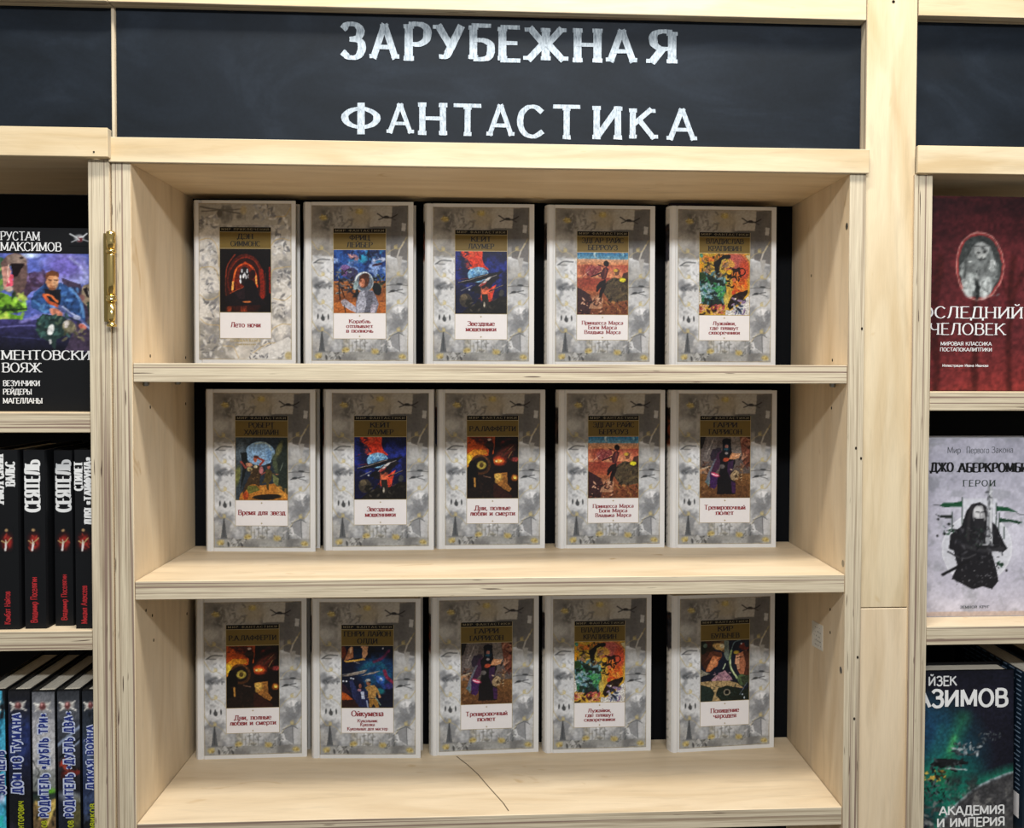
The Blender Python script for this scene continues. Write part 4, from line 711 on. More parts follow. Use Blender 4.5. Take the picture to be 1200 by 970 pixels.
# ------------------------------------------------------------------ left and right bookcases
LY = -.002
lo_x = at(128.5, 260, LY).x; li_x = lo_x-.0235
L = thing('bookcase', (-.5, LY, FLOOR), 'birch plywood bookcase cut by the left edge, holding dark books', 'bookcase')
def side_case(root, x0, x1, xin0, xin1, y, rail_z, zs, railx, sd, rp):
    def p(o): o.location = (-root.location.x, -root.location.y, -root.location.z); return o
    for a, b in ((x0, xin0), (xin1, x1)): p(board('side_panel', a, b, y, y+.205, FLOOR, rail_z[0]-.0003, root, 'bC', 'z', seed=sd)); sd += 1
    p(board('top_board', xin0, xin1, y+.0004, y+.205, rail_z[0]+.0005, rail_z[0]+.0217, root, 'b', 'x', seed=sd))
    p(board('front_rail', railx[0], railx[1], y-rp, y-.0002, rail_z[0], rail_z[1], root, 'aA', 'x', FACE2, sd+1))
    p(board('back_panel', x0+.002, x1-.002, y+.2055, y+.211, FLOOR+.05, rail_z[0], root, '', 'x', BACKING, bevel=0))
    for z in zs: p(board('shelf', xin0+.0006, xin1-.0006, y+.0006, y+.2045, z-.0225, z, root, 'b', 'x', seed=sd+int(-z*100)))
zl = [at(50, 483.5, LY).z, at(50, 739.5, LY).z]; zl += [zl[1]-.262, zl[1]-.6]
side_case(L, -.95, lo_x, -.93, li_x, LY, (at(60, 185.5, LY).z, at(60, 151.5, LY).z), zl, (-.95, at(126, 170, LY-.0105).x), 50, .0105)
RY = .0
rx0 = at(1070.5, 300, RY).x; rx1 = at(1092, 300, RY).x
R_ = thing('bookcase', (1.4, RY, FLOOR), 'birch plywood bookcase cut by the right edge, holding three big books', 'bookcase')
zr_ = [at(1140, 459, RY).z, at(1140, 733.5, RY).z]; zr_ += [zr_[1]-.262, zr_[1]-.6]
side_case(R_, rx0, 1.8, rx1, 1.78, RY, (at(1140, 205, RY).z, at(1140, 172.8, RY).z), zr_, (rx0+.001, 1.8), 70, .006)

nh = disc('nail_hole', at(110, 178, LY-.0107), .001, '-y', HOLE, L); nh.location = (.5, -LY, -FLOOR)

# brass hinge between the left and the middle bookcase
hx = at(130.0, 330, -.0095).x; h0, h1 = at(130, 383, -.009).z, at(130, 270, -.009).z; HL = h1-h0
H = thing('hinge', (hx, -.0085, h0), 'polished brass barrel hinge on the seam beside the left bookcase', 'hinge')
def lathe(name, prof, mat, parent, n=20, loc=(0, 0, 0)):
    V = [(r*math.cos(2*math.pi*i/n), r*math.sin(2*math.pi*i/n), z) for r, z in prof for i in range(n)]
    F = [(k*n+i, k*n+(i+1) % n, k*n+n+(i+1) % n, k*n+n+i) for k in range(len(prof)-1) for i in range(n)]
    F += [tuple(range(n))[::-1], tuple(range((len(prof)-1)*n, len(prof)*n))]
    return mesh(name, V, F, mat, parent, smooth=True, loc=loc)
r = .0042
lathe('finial', [(.0012, 0), (.0052, .0006), (.0054, .002), (.0034, .004), (.003, .006)], BRASS, H)
lathe('barrel', [(.003, .006), (.0041, .009), (.0041, .028)], BRASS, H)
lathe('collar', [(.0041, .028), (.0056, .0295), (.0056, .031), (.0046, .0325), (.0056, .034), (.0044, .0355)], BRASS, H)
lathe('barrel', [(.0042, .0355), (.0044, .05), (.0044, HL-.028), (.0042, HL-.0255)], BRASS, H)
lathe('collar', [(.0042, HL-.0255), (.0054, HL-.0245), (.0054, HL-.022), (.0043, HL-.021)], BRASS, H)
lathe('finial', [(.0043, HL-.021), (.005, HL-.012), (.0043, HL-.008), (.0052, HL-.005), (.0048, HL-.0015), (.001, HL)], BRASS, H)
mesh('leaf', [(x, y, z) for x in (-.0085, .001) for y in (.0005, .0062) for z in (.006, HL-.003)], [(0, 1, 3, 2), (4, 6, 7, 5), (0, 4, 5, 1), (2, 3, 7, 6), (0, 2, 6, 4), (1, 5, 7, 3)], BRASS2, H)

# ------------------------------------------------------------------ books
def prism(name, pts, z0, z1, mat, parent, smooth=False):
    n = len(pts); V = [(x, y, z) for z in (z0, z1) for x, y in pts]
    me = bpy.data.meshes.new(name)
    F = [tuple(range(n))[::-1], tuple(range(n, 2*n))]+[(i, (i+1) % n, n+(i+1) % n, n+i) for i in range(n)]
    return mesh(name, V, F, mat, parent)
def case_pts(w, t, b, bulge, hinge=True):
    """cross-section of a hard cover: front board, joint groove, spine, back board"""
    o = [(w, 0), (w, 0)]
    o = [(w, 0)]
    if hinge: o += [(.0105, 0), (.0090, .0011), (.0075, .0011), (.0060, 0)]
    o += [(.0015, 0)]
    o += [(-bulge*math.sin(math.pi*k/10)+.0003, t*k/10) for k in range(1, 10)] if bulge > .003 else [(-bulge, .0012), (-bulge, t-.0012)]
    o += [(.0015, t)]
    if hinge: o += [(.0060, t), (.0075, t-.0011), (.0090, t-.0011), (.0105, t)]
    o += [(w, t), (w, t-b), (.003, t-b), (.0026-bulge*.5, t*.7), (.0026-bulge*.5, t*.3), (.003, b), (w, b)]
    return o[::-1]
def book_body(root, w, t, h, cover, pages, b=.0026, bulge=.0045, hinge=True, inset=.0035):
    prism('binding', case_pts(w, t, b, bulge, hinge), 0, h, cover, root)
    prism('page_block', [(.0032, b+.0001), (w-inset, b+.0001), (w-inset, t-b-.0001), (.0032, t-b-.0001)], inset, h-inset, pages, root)
BORD = print_mesh('cover_pattern', p_border(), 0, 0, 1, 1)
BORD2 = print_mesh('cover_pattern_2', p_border2(), 0, 0, 1, 1)
PICS = {k: print_mesh('cover_picture_'+k, f(), 0, 0, 1, 1, gain=.82) for k, f in dict(monk=p_monk, helmet=p_helmet, nebula=p_nebula, leap=p_leap, abstract=p_abstract,
        explorers=p_explorers, machine=p_machine, robe=p_robe, swirl=p_swirl, faces=p_faces).items()}
def spine_fn(t, bulge):
    def fn(A, B):
        k = A*.8+.1; return np.stack([-bulge*np.sin(np.pi*k)+.0003-.0004, t*(1-k), B], -1)
    return fn
CSP = [print_mesh('spine_print_%d' % k, p_case_spine(k), 0, .003, 1, .212, fn=spine_fn(.026, .0045)) for k in range(5)]
TITLES = {
 'monk': (('МИР ПРИКЛЮЧЕНИЙ',), ('ДЭН', 'СИММОНС'), ('Лето ночи',)),
 'helmet': (('МИР ФАНТАСТИКИ',), ('ФРИЦ', 'ЛЕЙБЕР'), ('Корабль', 'отплывает', 'в полночь')),
 'nebula': (('МИР ФАНТАСТИКИ',), ('КЕЙТ', 'ЛАУМЕР'), ('Звездные', 'мошенники')),
 'leap': (('МИР ФАНТАСТИКИ',), ('ЭДГАР РАЙС', 'БЕРРОУЗ'), ('Принцесса Марса', 'Боги Марса', 'Владыка Марса')),
 'abstract': (('МИР ФАНТАСТИКИ',), ('ВЛАДИСЛАВ', 'КРАПИВИН'), ('Лужайки,', 'где пляшут', 'скворечники')),
 'explorers': (('МИР ФАНТАСТИКИ',), ('РОБЕРТ', 'ХАЙНЛАЙН'), ('Время для звезд',)),
 'machine': (('МИР ФАНТАСТИКИ',), ('Р.А.ЛАФФЕРТИ',), ('Дни, полные', 'любви и смерти')),
 'robe': (('МИР ФАНТАСТИКИ',), ('ГАРРИ', 'ГАРРИСОН'), ('Тренировочный', 'полет')),
 'swirl': (('МИР ФАНТАСТИКИ',), ('ГЕНРИ ЛАЙОН', 'ОЛДИ'), ('Ойкумена', 'Кукольник', 'Куколка', 'Кукольных дел мастер')),
 'faces': (('МИР ФАНТАСТИКИ',), ('КИР', 'БУЛЫЧЕВ'), ('Похищение', 'чародея'))}
def quad(name, x0, x1, z0, z1, y, mat, parent):
    return mesh(name, [(x0, y, z0), (x1, y, z0), (x1, y, z1), (x0, y, z1)], [(0, 1, 2, 3)], mat, parent)
CACHE = {}
def cream_book(key, w, h, t, sp):
    """builds the prototype once per cover; local origin = bottom middle of the front cover"""
    root = bpy.data.objects.new('hardcover_book', None); root.empty_display_size = .02
    link(root)
    off = -w/2
    book_body(root, w, t, h, COVER_WHITE, PAGES)
    for c in root.children: c.location.x = off
    s = put('spine_print', CSP[sp], root, (off, 0, 0)); s.scale = (1, t/.026, h/.2155)
    fx = lambda u: off+w*u
    fz = lambda v: h*(1-v)
    adv = key == 'monk'
    bx = (.045, .962, .018, .972) if adv else (.066, .955, .021, .977)
    p = put('cover_pattern', BORD2 if adv else BORD, root, (fx(bx[0]), 0, fz(bx[3])))
    p.scale = (w*(bx[1]-bx[0]), 1, h*(bx[3]-bx[2]))
    X0, X1 = (.255, .758) if adv else (.27, .748)
    quad('name_band', fx(X0), fx(X1), fz(.191), fz(.163), -.0004, BLACKP, root)
    quad('gold_band', fx(X0), fx(X1), fz(.2935), fz(.1935), -.0004, GOLD, root)
    quad('title_panel', fx(X0), fx(X1), fz(.84), fz(.6845), -.0004, PANEL_WHITE, root)
    V = []; F = []                      # thin gold frame round picture and panel
    for a0, a1, b0, b1 in ((X0-.004, X0, .163, .842), (X1, X1+.004, .163, .842), (X0, X1, .84, .8425), (X0, X1, .291, .2945), (X0, X1, .682, .6845), (X0, X1, .1908, .1935)):
        n = len(V); V += [(fx(a0), -.0005, fz(b1)), (fx(a1), -.0005, fz(b1)), (fx(a1), -.0005, fz(b0)), (fx(a0), -.0005, fz(b0))]; F.append((n, n+1, n+2, n+3))
    mesh('gold_frame', V, F, GOLD_LINE, root)
    pc = put('cover_picture', PICS[key], root, (fx(X0), -.0003, fz(.682))); pc.scale = (w*(X1-X0), 1, h*(.682-.2945))
    cx = fx((X0+X1)/2); pw = w*(X1-X0)
    s1, s2, s3 = TITLES[key]
    lettering('series_lettering', [(text(s1[0], h*.0125, .17, .08, .05, .42, 1.15, pw*.93), cx, fz(.1825))], GOLD_DULL, root, -.0007)
    n = len(s2); hh = h*.0305
    wid = {1: .9, 2: None}[n]
    blocks = []
    for i, s in enumerate(s2):
        wl = pw*min(.93, .082*len(s)+(.06 if len(s) < 6 else 0))
        zc_ = .243 if n == 1 else (.2345, .279)[i]
        if n == 1: zc_ += .017; wl = pw*.9
        blocks.append((text(s, hh, .2, .07, .08, .1, 1.05, wl), cx, fz(zc_)))
    lettering('author_lettering', blocks, BLACK_INK, root, -.0007)
    blocks = []; m = len(s3); one = m == 1
    if key == 'swirl':
        for s, z, hs, wl in zip(s3, (.735, .773, .797, .823), (.034, .019, .019, .019), (.62, .38, .28, .78)): blocks.append((text(s, h*hs, .2, .09, .08, .1, 1, pw*wl), cx, fz(z)))
    else:
        gap = {1: 0, 2: .034, 3: .029}[m]; hs = {1: .030, 2: .028, 3: .0225}[m]
        z0 = .7735-gap*(m-1)/2
        for i, s in enumerate(s3):
            blocks.append((text(s, h*hs, .2, .09, .08, .1, 1, pw*min(.9, (.058 if m < 3 else .05)*len(s)+.06)), cx, fz(z0+gap*i)))
    lettering('title_lettering', blocks, RED_INK, root, -.0007)
    if not adv:                         # tiny gold stars above and below the title
        for z in ((.700, .826) if key != 'swirl' else ()):
            V = [(cx+math.cos(k*math.pi/4)*(.0006 if k % 2 else .0017), -.0007, fz(z)+math.sin(k*math.pi/4)*(.0006 if k % 2 else .0017)) for k in range(8)]
            mesh('star', V, [tuple(range(8))], GOLD_LINE, root)
    else:
        lettering('series_note', [(text('БОЛЬШАЯ КНИГА', h*.016, .17, .08, .05, .3, 1, pw*.6), cx, fz(.862)), (text('приключений', h*.012, .17, .08, .05, .3, 1, pw*.4), cx, fz(.882))], GOLD_LINE, root, -.0007)
    return root
def copy_tree(o):
    c = o.copy(); COL.objects.link(c)
    for ch in list(o.children):
        d = ch.copy(); COL.objects.link(d); d.parent = c
    return c
# cover, left and right foot of the cover in the photograph (on the cover plane), front depth, yaw in degrees, label
ROWS = [
 [('monk', 228.2, 346.2, .156, -1.6, 'cream adventure hardcover with hooded monk in red glowing arches, leftmost on top shelf'),
  ('helmet', 356.5, 484.1, .156, -3.4, 'cream hardcover with silver spacesuit figure and glass helmet under blue sky, top shelf'),
  ('nebula', 498.6, 626.0, .158, -1.0, 'cream hardcover with red nebula over dark spaceships, middle of top shelf'),
  ('leap', 641.2, 767.7, .158, .3, 'cream hardcover with man leaping over orange desert, fourth on top shelf'),
  ('abstract', 783.5, 910.6, .1545, .6, 'cream hardcover with orange and green paint-splash cover, rightmost on top shelf')],
 [('explorers', 241.2, 370.0, .1565, -3.2, 'cream hardcover with explorers before a blue moon, leftmost on middle shelf'),
  ('nebula', 379.3, 509.8, .159, 0, 'cream hardcover with red nebula over dark spaceships, second on middle shelf'),
  ('machine', 512.8, 638.8, .1635, 0, 'cream hardcover with dark machine against orange sky, centre of middle shelf'),
  ('leap', 654.0, 780.1, .162, 1.4, 'cream hardcover with man leaping over orange desert, fourth on middle shelf'),
  ('robe', 784.3, 911.0, .1585, -.6, 'cream hardcover with dark-robed figure reading, rightmost on middle shelf')],
 [('machine', 230.5, 360.0, .162, 1.0, 'cream hardcover with dark machine against orange sky, leftmost on bottom shelf'),
  ('swirl', 365.1, 493.7, .155, -2.2, 'cream hardcover with two men before a blue space swirl, second on bottom shelf'),
  ('robe', 505.9, 631.6, .161, 2.5, 'cream hardcover with dark-robed figure reading, middle of bottom shelf'),
  ('abstract', 637.5, 764.6, .160, .8, 'cream hardcover with orange and green paint-splash cover, fourth on bottom shelf'),
  ('faces', 786.7, 908.5, .158, 4.5, 'cream hardcover with two helmeted faces looking at each other, rightmost on bottom shelf')]]
GR = ['hardcovers facing out on the top shelf', 'hardcovers facing out on the middle shelf', 'hardcovers facing out on the bottom shelf']
order = ['monk', 'helmet', 'nebula', 'leap', 'abstract', 'explorers', 'machine', 'robe', 'swirl', 'faces']
for r_, row in enumerate(ROWS):
    for key, xl, xr, Y, yaw, label in row:
        w_ = .1325 if key == 'monk' else .1448; h_ = .2155; t_ = .0255
        if key not in CACHE: root = CACHE[key] = cream_book(key, w_, h_, t_, order.index(key) % 5)
        else: root = copy_tree(CACHE[key])
        z = ZS[r_]; a, b_ = at(xl, 0, Y), at(xr, 0, Y)
        yb = {0: 425, 1: 642, 2: 882}[r_]
        cxp = (at(xl, yb, Y).x+at(xr, yb, Y).x)/2
        root.location = (cxp, Y, z); root.rotation_euler = (math.radians(-.35), 0, math.radians(yaw))
        tag(root, label, 'book', GR[r_])
# purple book lying upright behind the rightmost top book
o = thing('paperback_book', (at(784.5, 300, .183).x, .1835, ZS[0]), 'dark purple book mostly hidden behind the paint-splash hardcover, rightmost on top shelf', 'book')
PURP = flat('dark_purple_cover', '2b1424', .5)
prism('binding', case_pts(.062, .0105, .0012, .001, False), 0, at(806, 234.4, .1835).z, PURP, o)
prism('page_block', [(.004, .0014), (.060, .0014), (.060, .009), (.004, .009)], .001, at(806, 234.4, .1835).z-.002, PAGES, o)

# ------------------------------------------------------------------ left bookcase books
def facing(name, w, h, t, x0, Y, z, label, cover, group=None, hinge=True, rx=0, pages=None):
    root = thing(name, (x0, Y, z), label, 'book', group)
    root.rotation_euler.x = math.radians(rx)
    book_body(root, w, t, h, cover, pages or PAGES, .0022, .0035, hinge)
    return root
BK = .0275
hb = at(60, 267, BK).z-zl[0]
hx0, hx1 = at(-36, 400, BK).x, li_x-.0006
bk = facing('hardcover_book', hx1-hx0, hb, .03, hx0, BK, zl[0], 'black hardcover with armed man and dinosaur, facing out in the left bookcase', DARKCASE)
def loc2(x, y, o=bk, Y=BK): p = at(x, y, Y); return p.x-o.location.x, p.z-o.location.z
a0 = loc2(-34.8, 411.6); a1 = loc2(107, 297.7)
b0, b1 = a0, (hx1-hx0-.0006, a1[1])
C_ = p_hunter()
put('cover_picture', print_mesh('hunter_print', C_, b0[0], b0[1], b1[0], b1[1], -.0003), bk)
def line_at(o, Y, s, xl, xr, ybase, hpx, **k):
    """lettering line given by its photograph extent, returned as a block in the book's frame"""
    p, q = at(xl, ybase, Y), at(xr, ybase, Y)
    return (text(s, hpx/FPX*(Y-CAM_P[1]), width=q.x-p.x, **k), (p.x+q.x)/2-o.location.x, (p.z+q.z)/2-o.location.z)
ser = dict(thick=.15, thin=.07, serif=.08, track=.1)
lettering('author_lettering', [line_at(bk, BK, 'РУСТАМ', 1, 47, 281.5, 9.5, **ser), line_at(bk, BK, 'МАКСИМОВ', 1, 72, 294, 9.5, **ser)], WHITE_INK, bk, -.0006)
lettering('title_lettering', [line_at(bk, BK, 'МЕНТОВСКИ', 2, 106, 421.5, 10.5, **ser), line_at(bk, BK, 'ВОЯЖ', 3, 48, 436, 10.5, **ser)], WHITE_INK, bk, -.0006)
lettering('list_lettering', [line_at(bk, BK, 'ВЕЗУНЧИКИ', 4, 47, 452, 6, thick=.2, thin=.1, serif=.05, track=.08), line_at(bk, BK, 'РЕЙДЕРЫ', 4, 37.5, 462, 6, thick=.2, thin=.1, serif=.05, track=.08), line_at(bk, BK, 'МАГЕЛЛАНЫ', 4, 50, 472.5, 6, thick=.2, thin=.1, serif=.05, track=.08)], WHITE_INK, bk, -.0006)
c = Can(30, 24, (0, 0, 60, 48), '0f1012', 77, 1).E(30, 24, 14, 11, '8a8c8e', 0, 4).E(32, 28, 8, 8, '5c2428', 0, 3).L([4, 12, 22, 22, 30, 30], 4, 'b8babb', 1.5).L([52, 10, 40, 20, 30, 22], 4, 'c8cacc', 1.5).L([8, 36, 26, 28], 3, '9a9c9e', 1.5).L([56, 34, 40, 28], 3, '9a9c9e', 1.5)
p, q = loc2(81, 288), loc2(105, 270); put('crest', print_mesh('crest_print', c, p[0], p[1], q[0], q[1], -.0005), bk)

def spine_book(name, xa, xb, ytop, z, Y, depth, label, cover, group, prt=None, h=None, rnd=.0012, b=.0022, yref=None):
    """book standing spine out; xa..xb photograph extent of the spine on plane Y"""
    yr = yref or ytop
    p, q = at(xa, yr, Y), at(xb, yr, Y); t = q.x-p.x; H_ = h or (at(xa, ytop, Y).z-z)
    root = thing(name, (q.x, Y, z), label, 'book', group, rz=math.pi/2)
    # local: spine on -x (towards the viewer), thickness along +y (to the viewer's left)
    book_body(root, depth, t, H_, cover, PAGES, b, rnd, False)
    for c_ in root.children: c_.rotation_euler = (0, 0, 0)
    return root, t, H_
SP = [(-14, 23.5, 527, 'Амурский вальс', ('АМУРСКИЙ', 'ВАЛЬС'), 'Комбат Найтов'), (28, 55, 527, '', ('СЕЯТЕЛЬ',), 'Владимир Поселягин'), (63.5, 87, 527.5, '', ('СЕЯТЕЛЬ',), 'Владимир Поселягин'), (87.6, 113.5, 527, '', ('СТИЛЕТ', 'ДЛЯ «ТАЙФУНА»'), 'Михаил Алексеев')]
LB = ['black spine with red emblem at the left edge, leftmost of four', 'black spine with red emblem, second of four in the left bookcase', 'black spine with red emblem, third of four, set slightly deeper', 'black spine with red emblem beside the panel, two-line title, rightmost of four']
cond = dict(thick=.24, thin=.09, serif=.06, track=.09, xs=.62)
for i, ((xa, xb, yt, _, tt, au), lb) in enumerate(zip(SP, LB)):
    Y = LY+.009+(.012 if i == 2 else .002 if i == 1 else 0)
    root, t, H_ = spine_book('hardcover_book', xa, xb, yt, zl[1], Y, .135, lb, DARKCASE, 'black spines on the middle shelf of the left bookcase', yref=630)
    xl = -.0012-.0003
    X = lambda px_: root.location.x-at(px_, 630, Y).x        # local y of a photograph column
    ZZ = lambda py_: at(xa+10, py_, Y).z-root.location.z
    def vline(s, y0, y1, xl_, xr_, **k):                      # reads upwards between rows y0 (bottom) and y1 (top)
        hgt = X(xl_)-X(xr_); V, F = text(s, hgt, width=ZZ(y1)-ZZ(y0), **k)
        return ((V, F), (ZZ(y0)+ZZ(y1))/2, X(xr_))
    if len(tt) == 1:
        o_ = 0 if i == 1 else 36.2
        bl = [vline(tt[0], 598.5, 540, 31+o_, 48+o_, **cond)]
    elif i == 0: bl = [vline(tt[0], 589, 533, -8, 6, **cond), vline(tt[1], 569, 541, 8.5, 19, **cond)]
    else: bl = [vline(tt[0], 574, 541, 87.8+1, 98, **cond), vline(tt[1], 614, 536, 100, 110, **cond)]
    # text() runs along +z here: swap axes by building (x, baseline) as (z, -y)
    V, F = merge([((v, f), dx, 0) for (v, f), dx, dy in bl]); k = 0
    VV = []
    for (v, f), dx, dy in bl: VV += [(xl-q_[2]*2e-5, dy+q_[1], q_[0]+dx) for q_ in v]
    mesh('title_lettering', VV, F, WHITE_INK, root)
    (v, f), dx, dy = vline(au, [731, 729, 726, 730][i], [693, 676, 673, 686][i], [5, 36, 72, 95][i], [12, 43.5, 78.5, 102][i], thick=.2, thin=.12, serif=0, track=.12)
    mesh('author_lettering', [(xl-q_[2]*2e-5, dy+q_[1], q_[0]+dx) for q_ in v], f, flat('red_spine_ink', 'a8282c'), root)
    c = Can(26, 36, (0, 0, 52, 72), '0f1012', 80+i, 2).E(30, 40, 22, 24, '3a1212', 0, 12).E(30, 42, 16, 18, '8a241f', 0, 6).daub(12, (14, 20, 48, 64), 8, ['a8382c', '5a1814', '2a0e0c'], .6).E(27, 8, 6, 4, 'a08058', 0, 2).L([10, 38, 26, 44, 44, 30], 3.5, 'a08858', 1.2, 1, True).L([26, 44, 23, 64], 7, 'cfcbc6', 1.5).L([24, 36, 28, 46], 4, 'b0a48c', 1.2)
    ex = [8, 39.5, 74.5, 98][i]; xa_, xb_ = X(ex-8.5), X(ex+8.5); za, zb = ZZ(647), ZZ(618)
    put('emblem', print_mesh('emblem_print', c, 0, za, 1, zb, fn=lambda A, B_, xa_=xa_, xb_=xb_: np.stack([np.full_like(A, xl+.0001), xa_+(xb_-xa_)*A, B_], -1)), root)
YL = LY+.0
SP3 = [(-22, 8, 808, 0, '', '', 'teal and violet picture spine at the left edge, bottom row'), (10.5, 37, 808, 1, 'ДОМ ИЗ ТУМАНА', 'КОНТОРОВИЧ', 'dark blue spine with outlined letters, second in the bottom row'),
       (38.5, 66, 809, 2, 'РОДИТЕЛЬ «ДУБЛЬ ТРИ»', 'ИВАНОВ', 'pale grey spine with outlined letters, third in the bottom row'), (68, 95, 808, 3, 'РОДИТЕЛЬ «ДУБЛЬ ДВА»', 'ИВАНОВ', 'dark spine with red wreck and outlined letters, fourth in the bottom row'),
       (97, 119.5, 808, 4, 'ДИКАЯ ВОЙНА', 'НОВИКОВ', 'dark blue-grey spine beside the panel, last in the bottom row')]
BLUE_INK = flat('blue_ink', '1d2b70', .5); YEL_INK = flat('yellow_ink', 'a3aa1c', .5); HALO = flat('pale_outline', 'b8c0d4', .5)
for xa, xb, yt, kd, ti, au, lb in SP3:
    root, t, H_ = spine_book('hardcover_book', xa, xb, yt, zl[2], YL+.004, .132, lb, DARKCASE, 'picture spines on the bottom shelf of the left bookcase', yref=890)
    Y = YL+.004; xl = -.0012-.0002
    X = lambda px_: root.location.x-at(px_, 890, Y).x
    ZZ = lambda py_: at(xa+10, py_, Y).z-root.location.z
    put('spine_picture', print_mesh('spine_art', p_spine(kd), 0, .001, 1, H_-.001, fn=lambda A, B_, t=t: np.stack([np.full_like(A, xl), (t-.0012)*(1-A)+.0006, B_], -1)), root)
    lines = []
    if kd == 0: lines = [('ЗОНА ЦЕЛЬ', 965-35, 880, -3, 6, .0)]
    if kd == 1: lines = [(ti, 928, 836, 16, 26, 0)]
    if kd == 2: lines = [(ti, 956, 836, 47.5, 57.5, 0)]
    if kd == 3: lines = [(ti, 956, 834, 77, 86.5, 0)]
    if kd == 4: lines = [(ti, 923, 850, 103, 110.5, 0)]
    for s, y0, y1, x0_, x1_, _ in lines:
        hgt = X(x0_)-X(x1_)
        for nm, th, tn, dx_, mt in (('title_outline', .62, .56, .0002, HALO), ('title_lettering', .26, .22, .0004, BLUE_INK)):
            V, F = text(s, hgt, width=ZZ(y1)-ZZ(y0), thick=th, thin=tn, serif=0, track=.34, xs=.78)
            mesh(nm, [(xl-dx_-v[2]*1e-5, X(x1_)+v[1], (ZZ(y0)+ZZ(y1))/2+v[0]) for v in V], F, mt, root)
    if au:
        y0, y1 = {1: (978, 938), 2: (985, 961), 3: (985, 961), 4: (978, 941)}[kd]; x0_, x1_ = {1: (22, 28), 2: (49, 55), 3: (80, 86), 4: (106, 112)}[kd]
        V, F = text(au, X(x0_)-X(x1_), width=ZZ(y1)-ZZ(y0), thick=.26, thin=.2, serif=0, track=.25)
        mesh('author_lettering', [(xl-.0003-v[2]*2e-5, X(x1_)+v[1], (ZZ(y0)+ZZ(y1))/2+v[0]) for v in V], F, YEL_INK, root)

# ------------------------------------------------------------------ right bookcase books
RB = RY+.026
x0 = rx1+.0006
h1_ = at(1140, 230, RB).z-zr_[0]
rb = facing('hardcover_book', at(1262, 330, RB).x-x0, h1_, .03, x0, RB, zr_[0], 'large dark red hardcover with grey creature in an oval, in the right bookcase', flat('dark_red_cover', '3c1416', .4, .35), hinge=False)
def RX(v): return 1000+v/2.94
def RZ(v, o=150): return o+v/2.94
p, q = at(RX(172), RZ(900), RB), at(RX(755), RZ(236), RB)
put('cover_picture', print_mesh('red_print', p_red(), .001, .0005, q.x-x0, h1_-.0005, -.0003), rb)
ser2 = dict(thick=.13, thin=.06, serif=.06, track=.12)
lettering('title_lettering', [line_at(rb, RB, 'ОСЛЕДНИЙ', RX(232), RX(582), RZ(655), 13.6, **ser2), line_at(rb, RB, 'ЧЕЛОВЕК', RX(262), RX(520), RZ(712), 13.6, **ser2)], WHITE_INK, rb, -.0006)
sans = dict(thick=.17, thin=.13, serif=0, track=.1)
lettering('subtitle_lettering', [line_at(rb, RB, 'МИРОВАЯ КЛАССИКА', RX(300), RX(475), RZ(749), 4.2, **sans), line_at(rb, RB, 'ПОСТАПОКАЛИПТИКИ', RX(298), RX(476), RZ(769), 4.2, **sans), line_at(rb, RB, 'Иллюстрации Ивана Иванова', RX(306), RX(464), RZ(822), 2.9, **sans)], WHITE_INK, rb, -.0006)
# grey hardcover on the middle shelf
GB = RY+.038
h2_ = at(1140, 512.5, GB).z-zr_[1]; x0g = rx1+.0004
gb = facing('hardcover_book', at(1213, 600, GB).x-x0g, h2_, .028, x0g, GB, zr_[1], 'pale grey hardcover with kneeling swordsman, in the right bookcase', flat('pale_grey_cover', 'a8a8ae', .4, .35), hinge=False)
put('cover_picture', print_mesh('knight_print', p_knight(), .0004, .001, at(1212, 600, GB).x-x0g, h2_-.001, -.0003), gb)
g0, g1 = (-60, 560), (20, 940)
def GXY(u, v): return 1085+u/4.409, 510+v/4.409
def gl(s, u0, u1, v, hp, **k): return line_at(gb, GB, s, GXY(u0, v)[0], GXY(u1, v)[0], GXY(0, v)[1], hp, **k)
lettering('author_lettering', [gl('ДЖО', 24, 140, 187, 10.8, thick=.3, thin=.1, serif=.08, track=.12), gl('АБЕРКРОМБИ', 168, 524, 189, 10.8, thick=.3, thin=.1, serif=.08, track=.12)], BLACK_INK, gb, -.0006)
lettering('title_lettering', [gl('ГЕРОИ', 190, 357, 262, 7.2, thick=.15, thin=.08, serif=.09, track=.25)], flat('dark_green_ink', '2c3a30'), gb, -.0006)
lettering('series_lettering', [gl('Мир', 110, 178, 92, 7.5, thick=.1, thin=.05, serif=0, track=.1), gl('Первого', 208, 325, 92, 7.5, thick=.1, thin=.05, serif=0, track=.12), gl('Закона', 338, 450, 90, 7.5, thick=.1, thin=.05, serif=0, track=.12), gl('ЗЕМНОЙ КРУГ', 176, 326, 892, 3., thick=.16, thin=.1, serif=.08, track=.2)], flat('slate_ink', '43484a'), gb, -.0006)
# dark space book at the bottom
SB = RY+.012
h3_ = at(1140, 786.5, SB).z-zr_[2]; xr3 = at(1189.5, 850, SB).x
sb = facing('hardcover_book', xr3-(rx1+.001), h3_, .032, rx1+.001, SB, zr_[2], 'dark space hardcover with white capitals at the bottom of the right bookcase', DARKCASE, hinge=False, rx=-1.2)
def SXY(u, v): return 1085+u/4.85, 770+v/4.85
c = p_space()
pz0 = .001
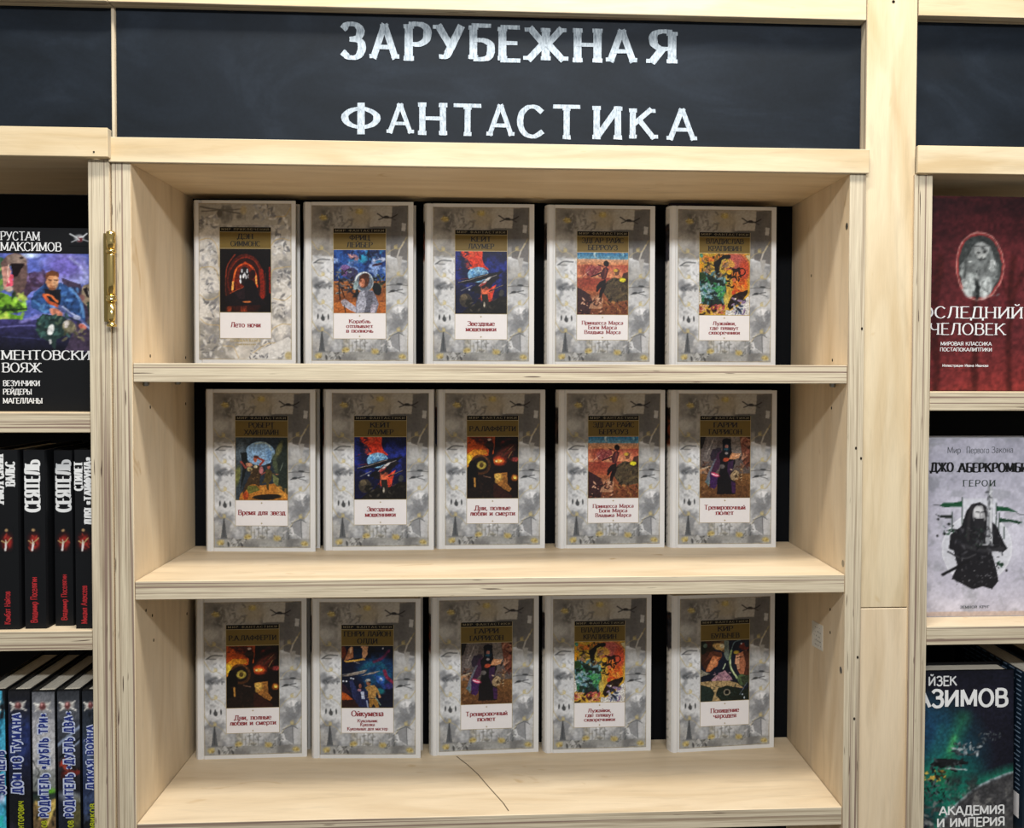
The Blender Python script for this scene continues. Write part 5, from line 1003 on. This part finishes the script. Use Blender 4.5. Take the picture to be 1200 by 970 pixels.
# painting box is in view units: map its x range to the cover's real extent, and crop on the left where the panel hides it
ca = Can.colors
full0 = at(SXY(-190, 0)[0], 850, SB).x; full1 = xr3-.0006
cut = int((rx1+.0014-full0)/(full1-full0)*c.I.shape[1]); cut -= cut % 2
c.I = c.I[:, cut:]
ztop = h3_-.0006; zbot = at(1150, SXY(0, 1090)[1], SB).z-zr_[2]
put('cover_picture', print_mesh('space_print', c, .0012, zbot, full1-(rx1+.001), ztop, -.0003), sb)
def sl(s, u0, u1, v, hp, **k): return line_at(sb, SB, s, SXY(u0, v)[0], SXY(u1, v)[0], SXY(0, v)[1], hp, **k)
lettering('author_lettering', [sl('ЙЗЕК', 22, 182, 166, 11.0, thick=.17, thin=.15, serif=0, track=.12), sl('АЗИМОВ', -52, 468, 284, 20.2, thick=.2, thin=.17, serif=0, track=.12)], WHITE_INK, sb, -.0008)
lettering('title_lettering', [sl('АКАДЕМИЯ', 76, 446, 893, 10.6, thick=.19, thin=.16, serif=0, track=.1), sl('И ИМПЕРИЯ', 62, 446, 960, 10.6, thick=.19, thin=.16, serif=0, track=.1)], WHITE_INK, sb, -.0008)
# books standing spine out to the right of it
NAVY = flat('navy_cover', '10202f', .4, .35)
def upright(xf, Y, t, h, depth, label, cover):
    root = thing('hardcover_book', (xf+t, Y, zr_[2]), label, 'book', 'books standing spine out at the bottom right', rz=math.pi/2)
    book_body(root, depth, t, h, cover, PAGES, .0025, .002, False)
    return root, t
pL = at_z(1203, 786, zr_[2]+h3_+.004)
xs_ = at(1203, 860, .0).x
u, t = upright(xs_, .004, .034, at(1203, 789, .004).z-zr_[2], .16, 'navy hardcover with lines of small text on its side, behind the space book', NAVY)
V = []; F = []; rs = random.Random(3)
for k in range(26):
    z = .2-k*.0058
    for j in range(9):
        a = .006+j*.0145+rs.random()*.003; bq = a+.008+rs.random()*.004
        if k in (9, 10, 14) and j > 3: continue
        n = len(V); yy = t+.0004; V += [(a, yy, z), (bq, yy, z), (bq, yy, z+.0017), (a, yy, z+.0017)]; F.append((n, n+1, n+2, n+3))
mesh('blurb_lettering', V, F, flat('pale_blue_ink', '6f8296'), u)
yy = t+.0004; mesh('price_panel', [(.008, yy, .02), (.06, yy, .02), (.06, yy, .05), (.008, yy, .05)], [(0, 1, 2, 3)], PANEL_WHITE, u)
upright(xs_+.036, .008, .03, at(1203, 786, .004).z-zr_[2]+.004, .165, 'dark hardcover standing at the right edge beside the navy one', DARKCASE)
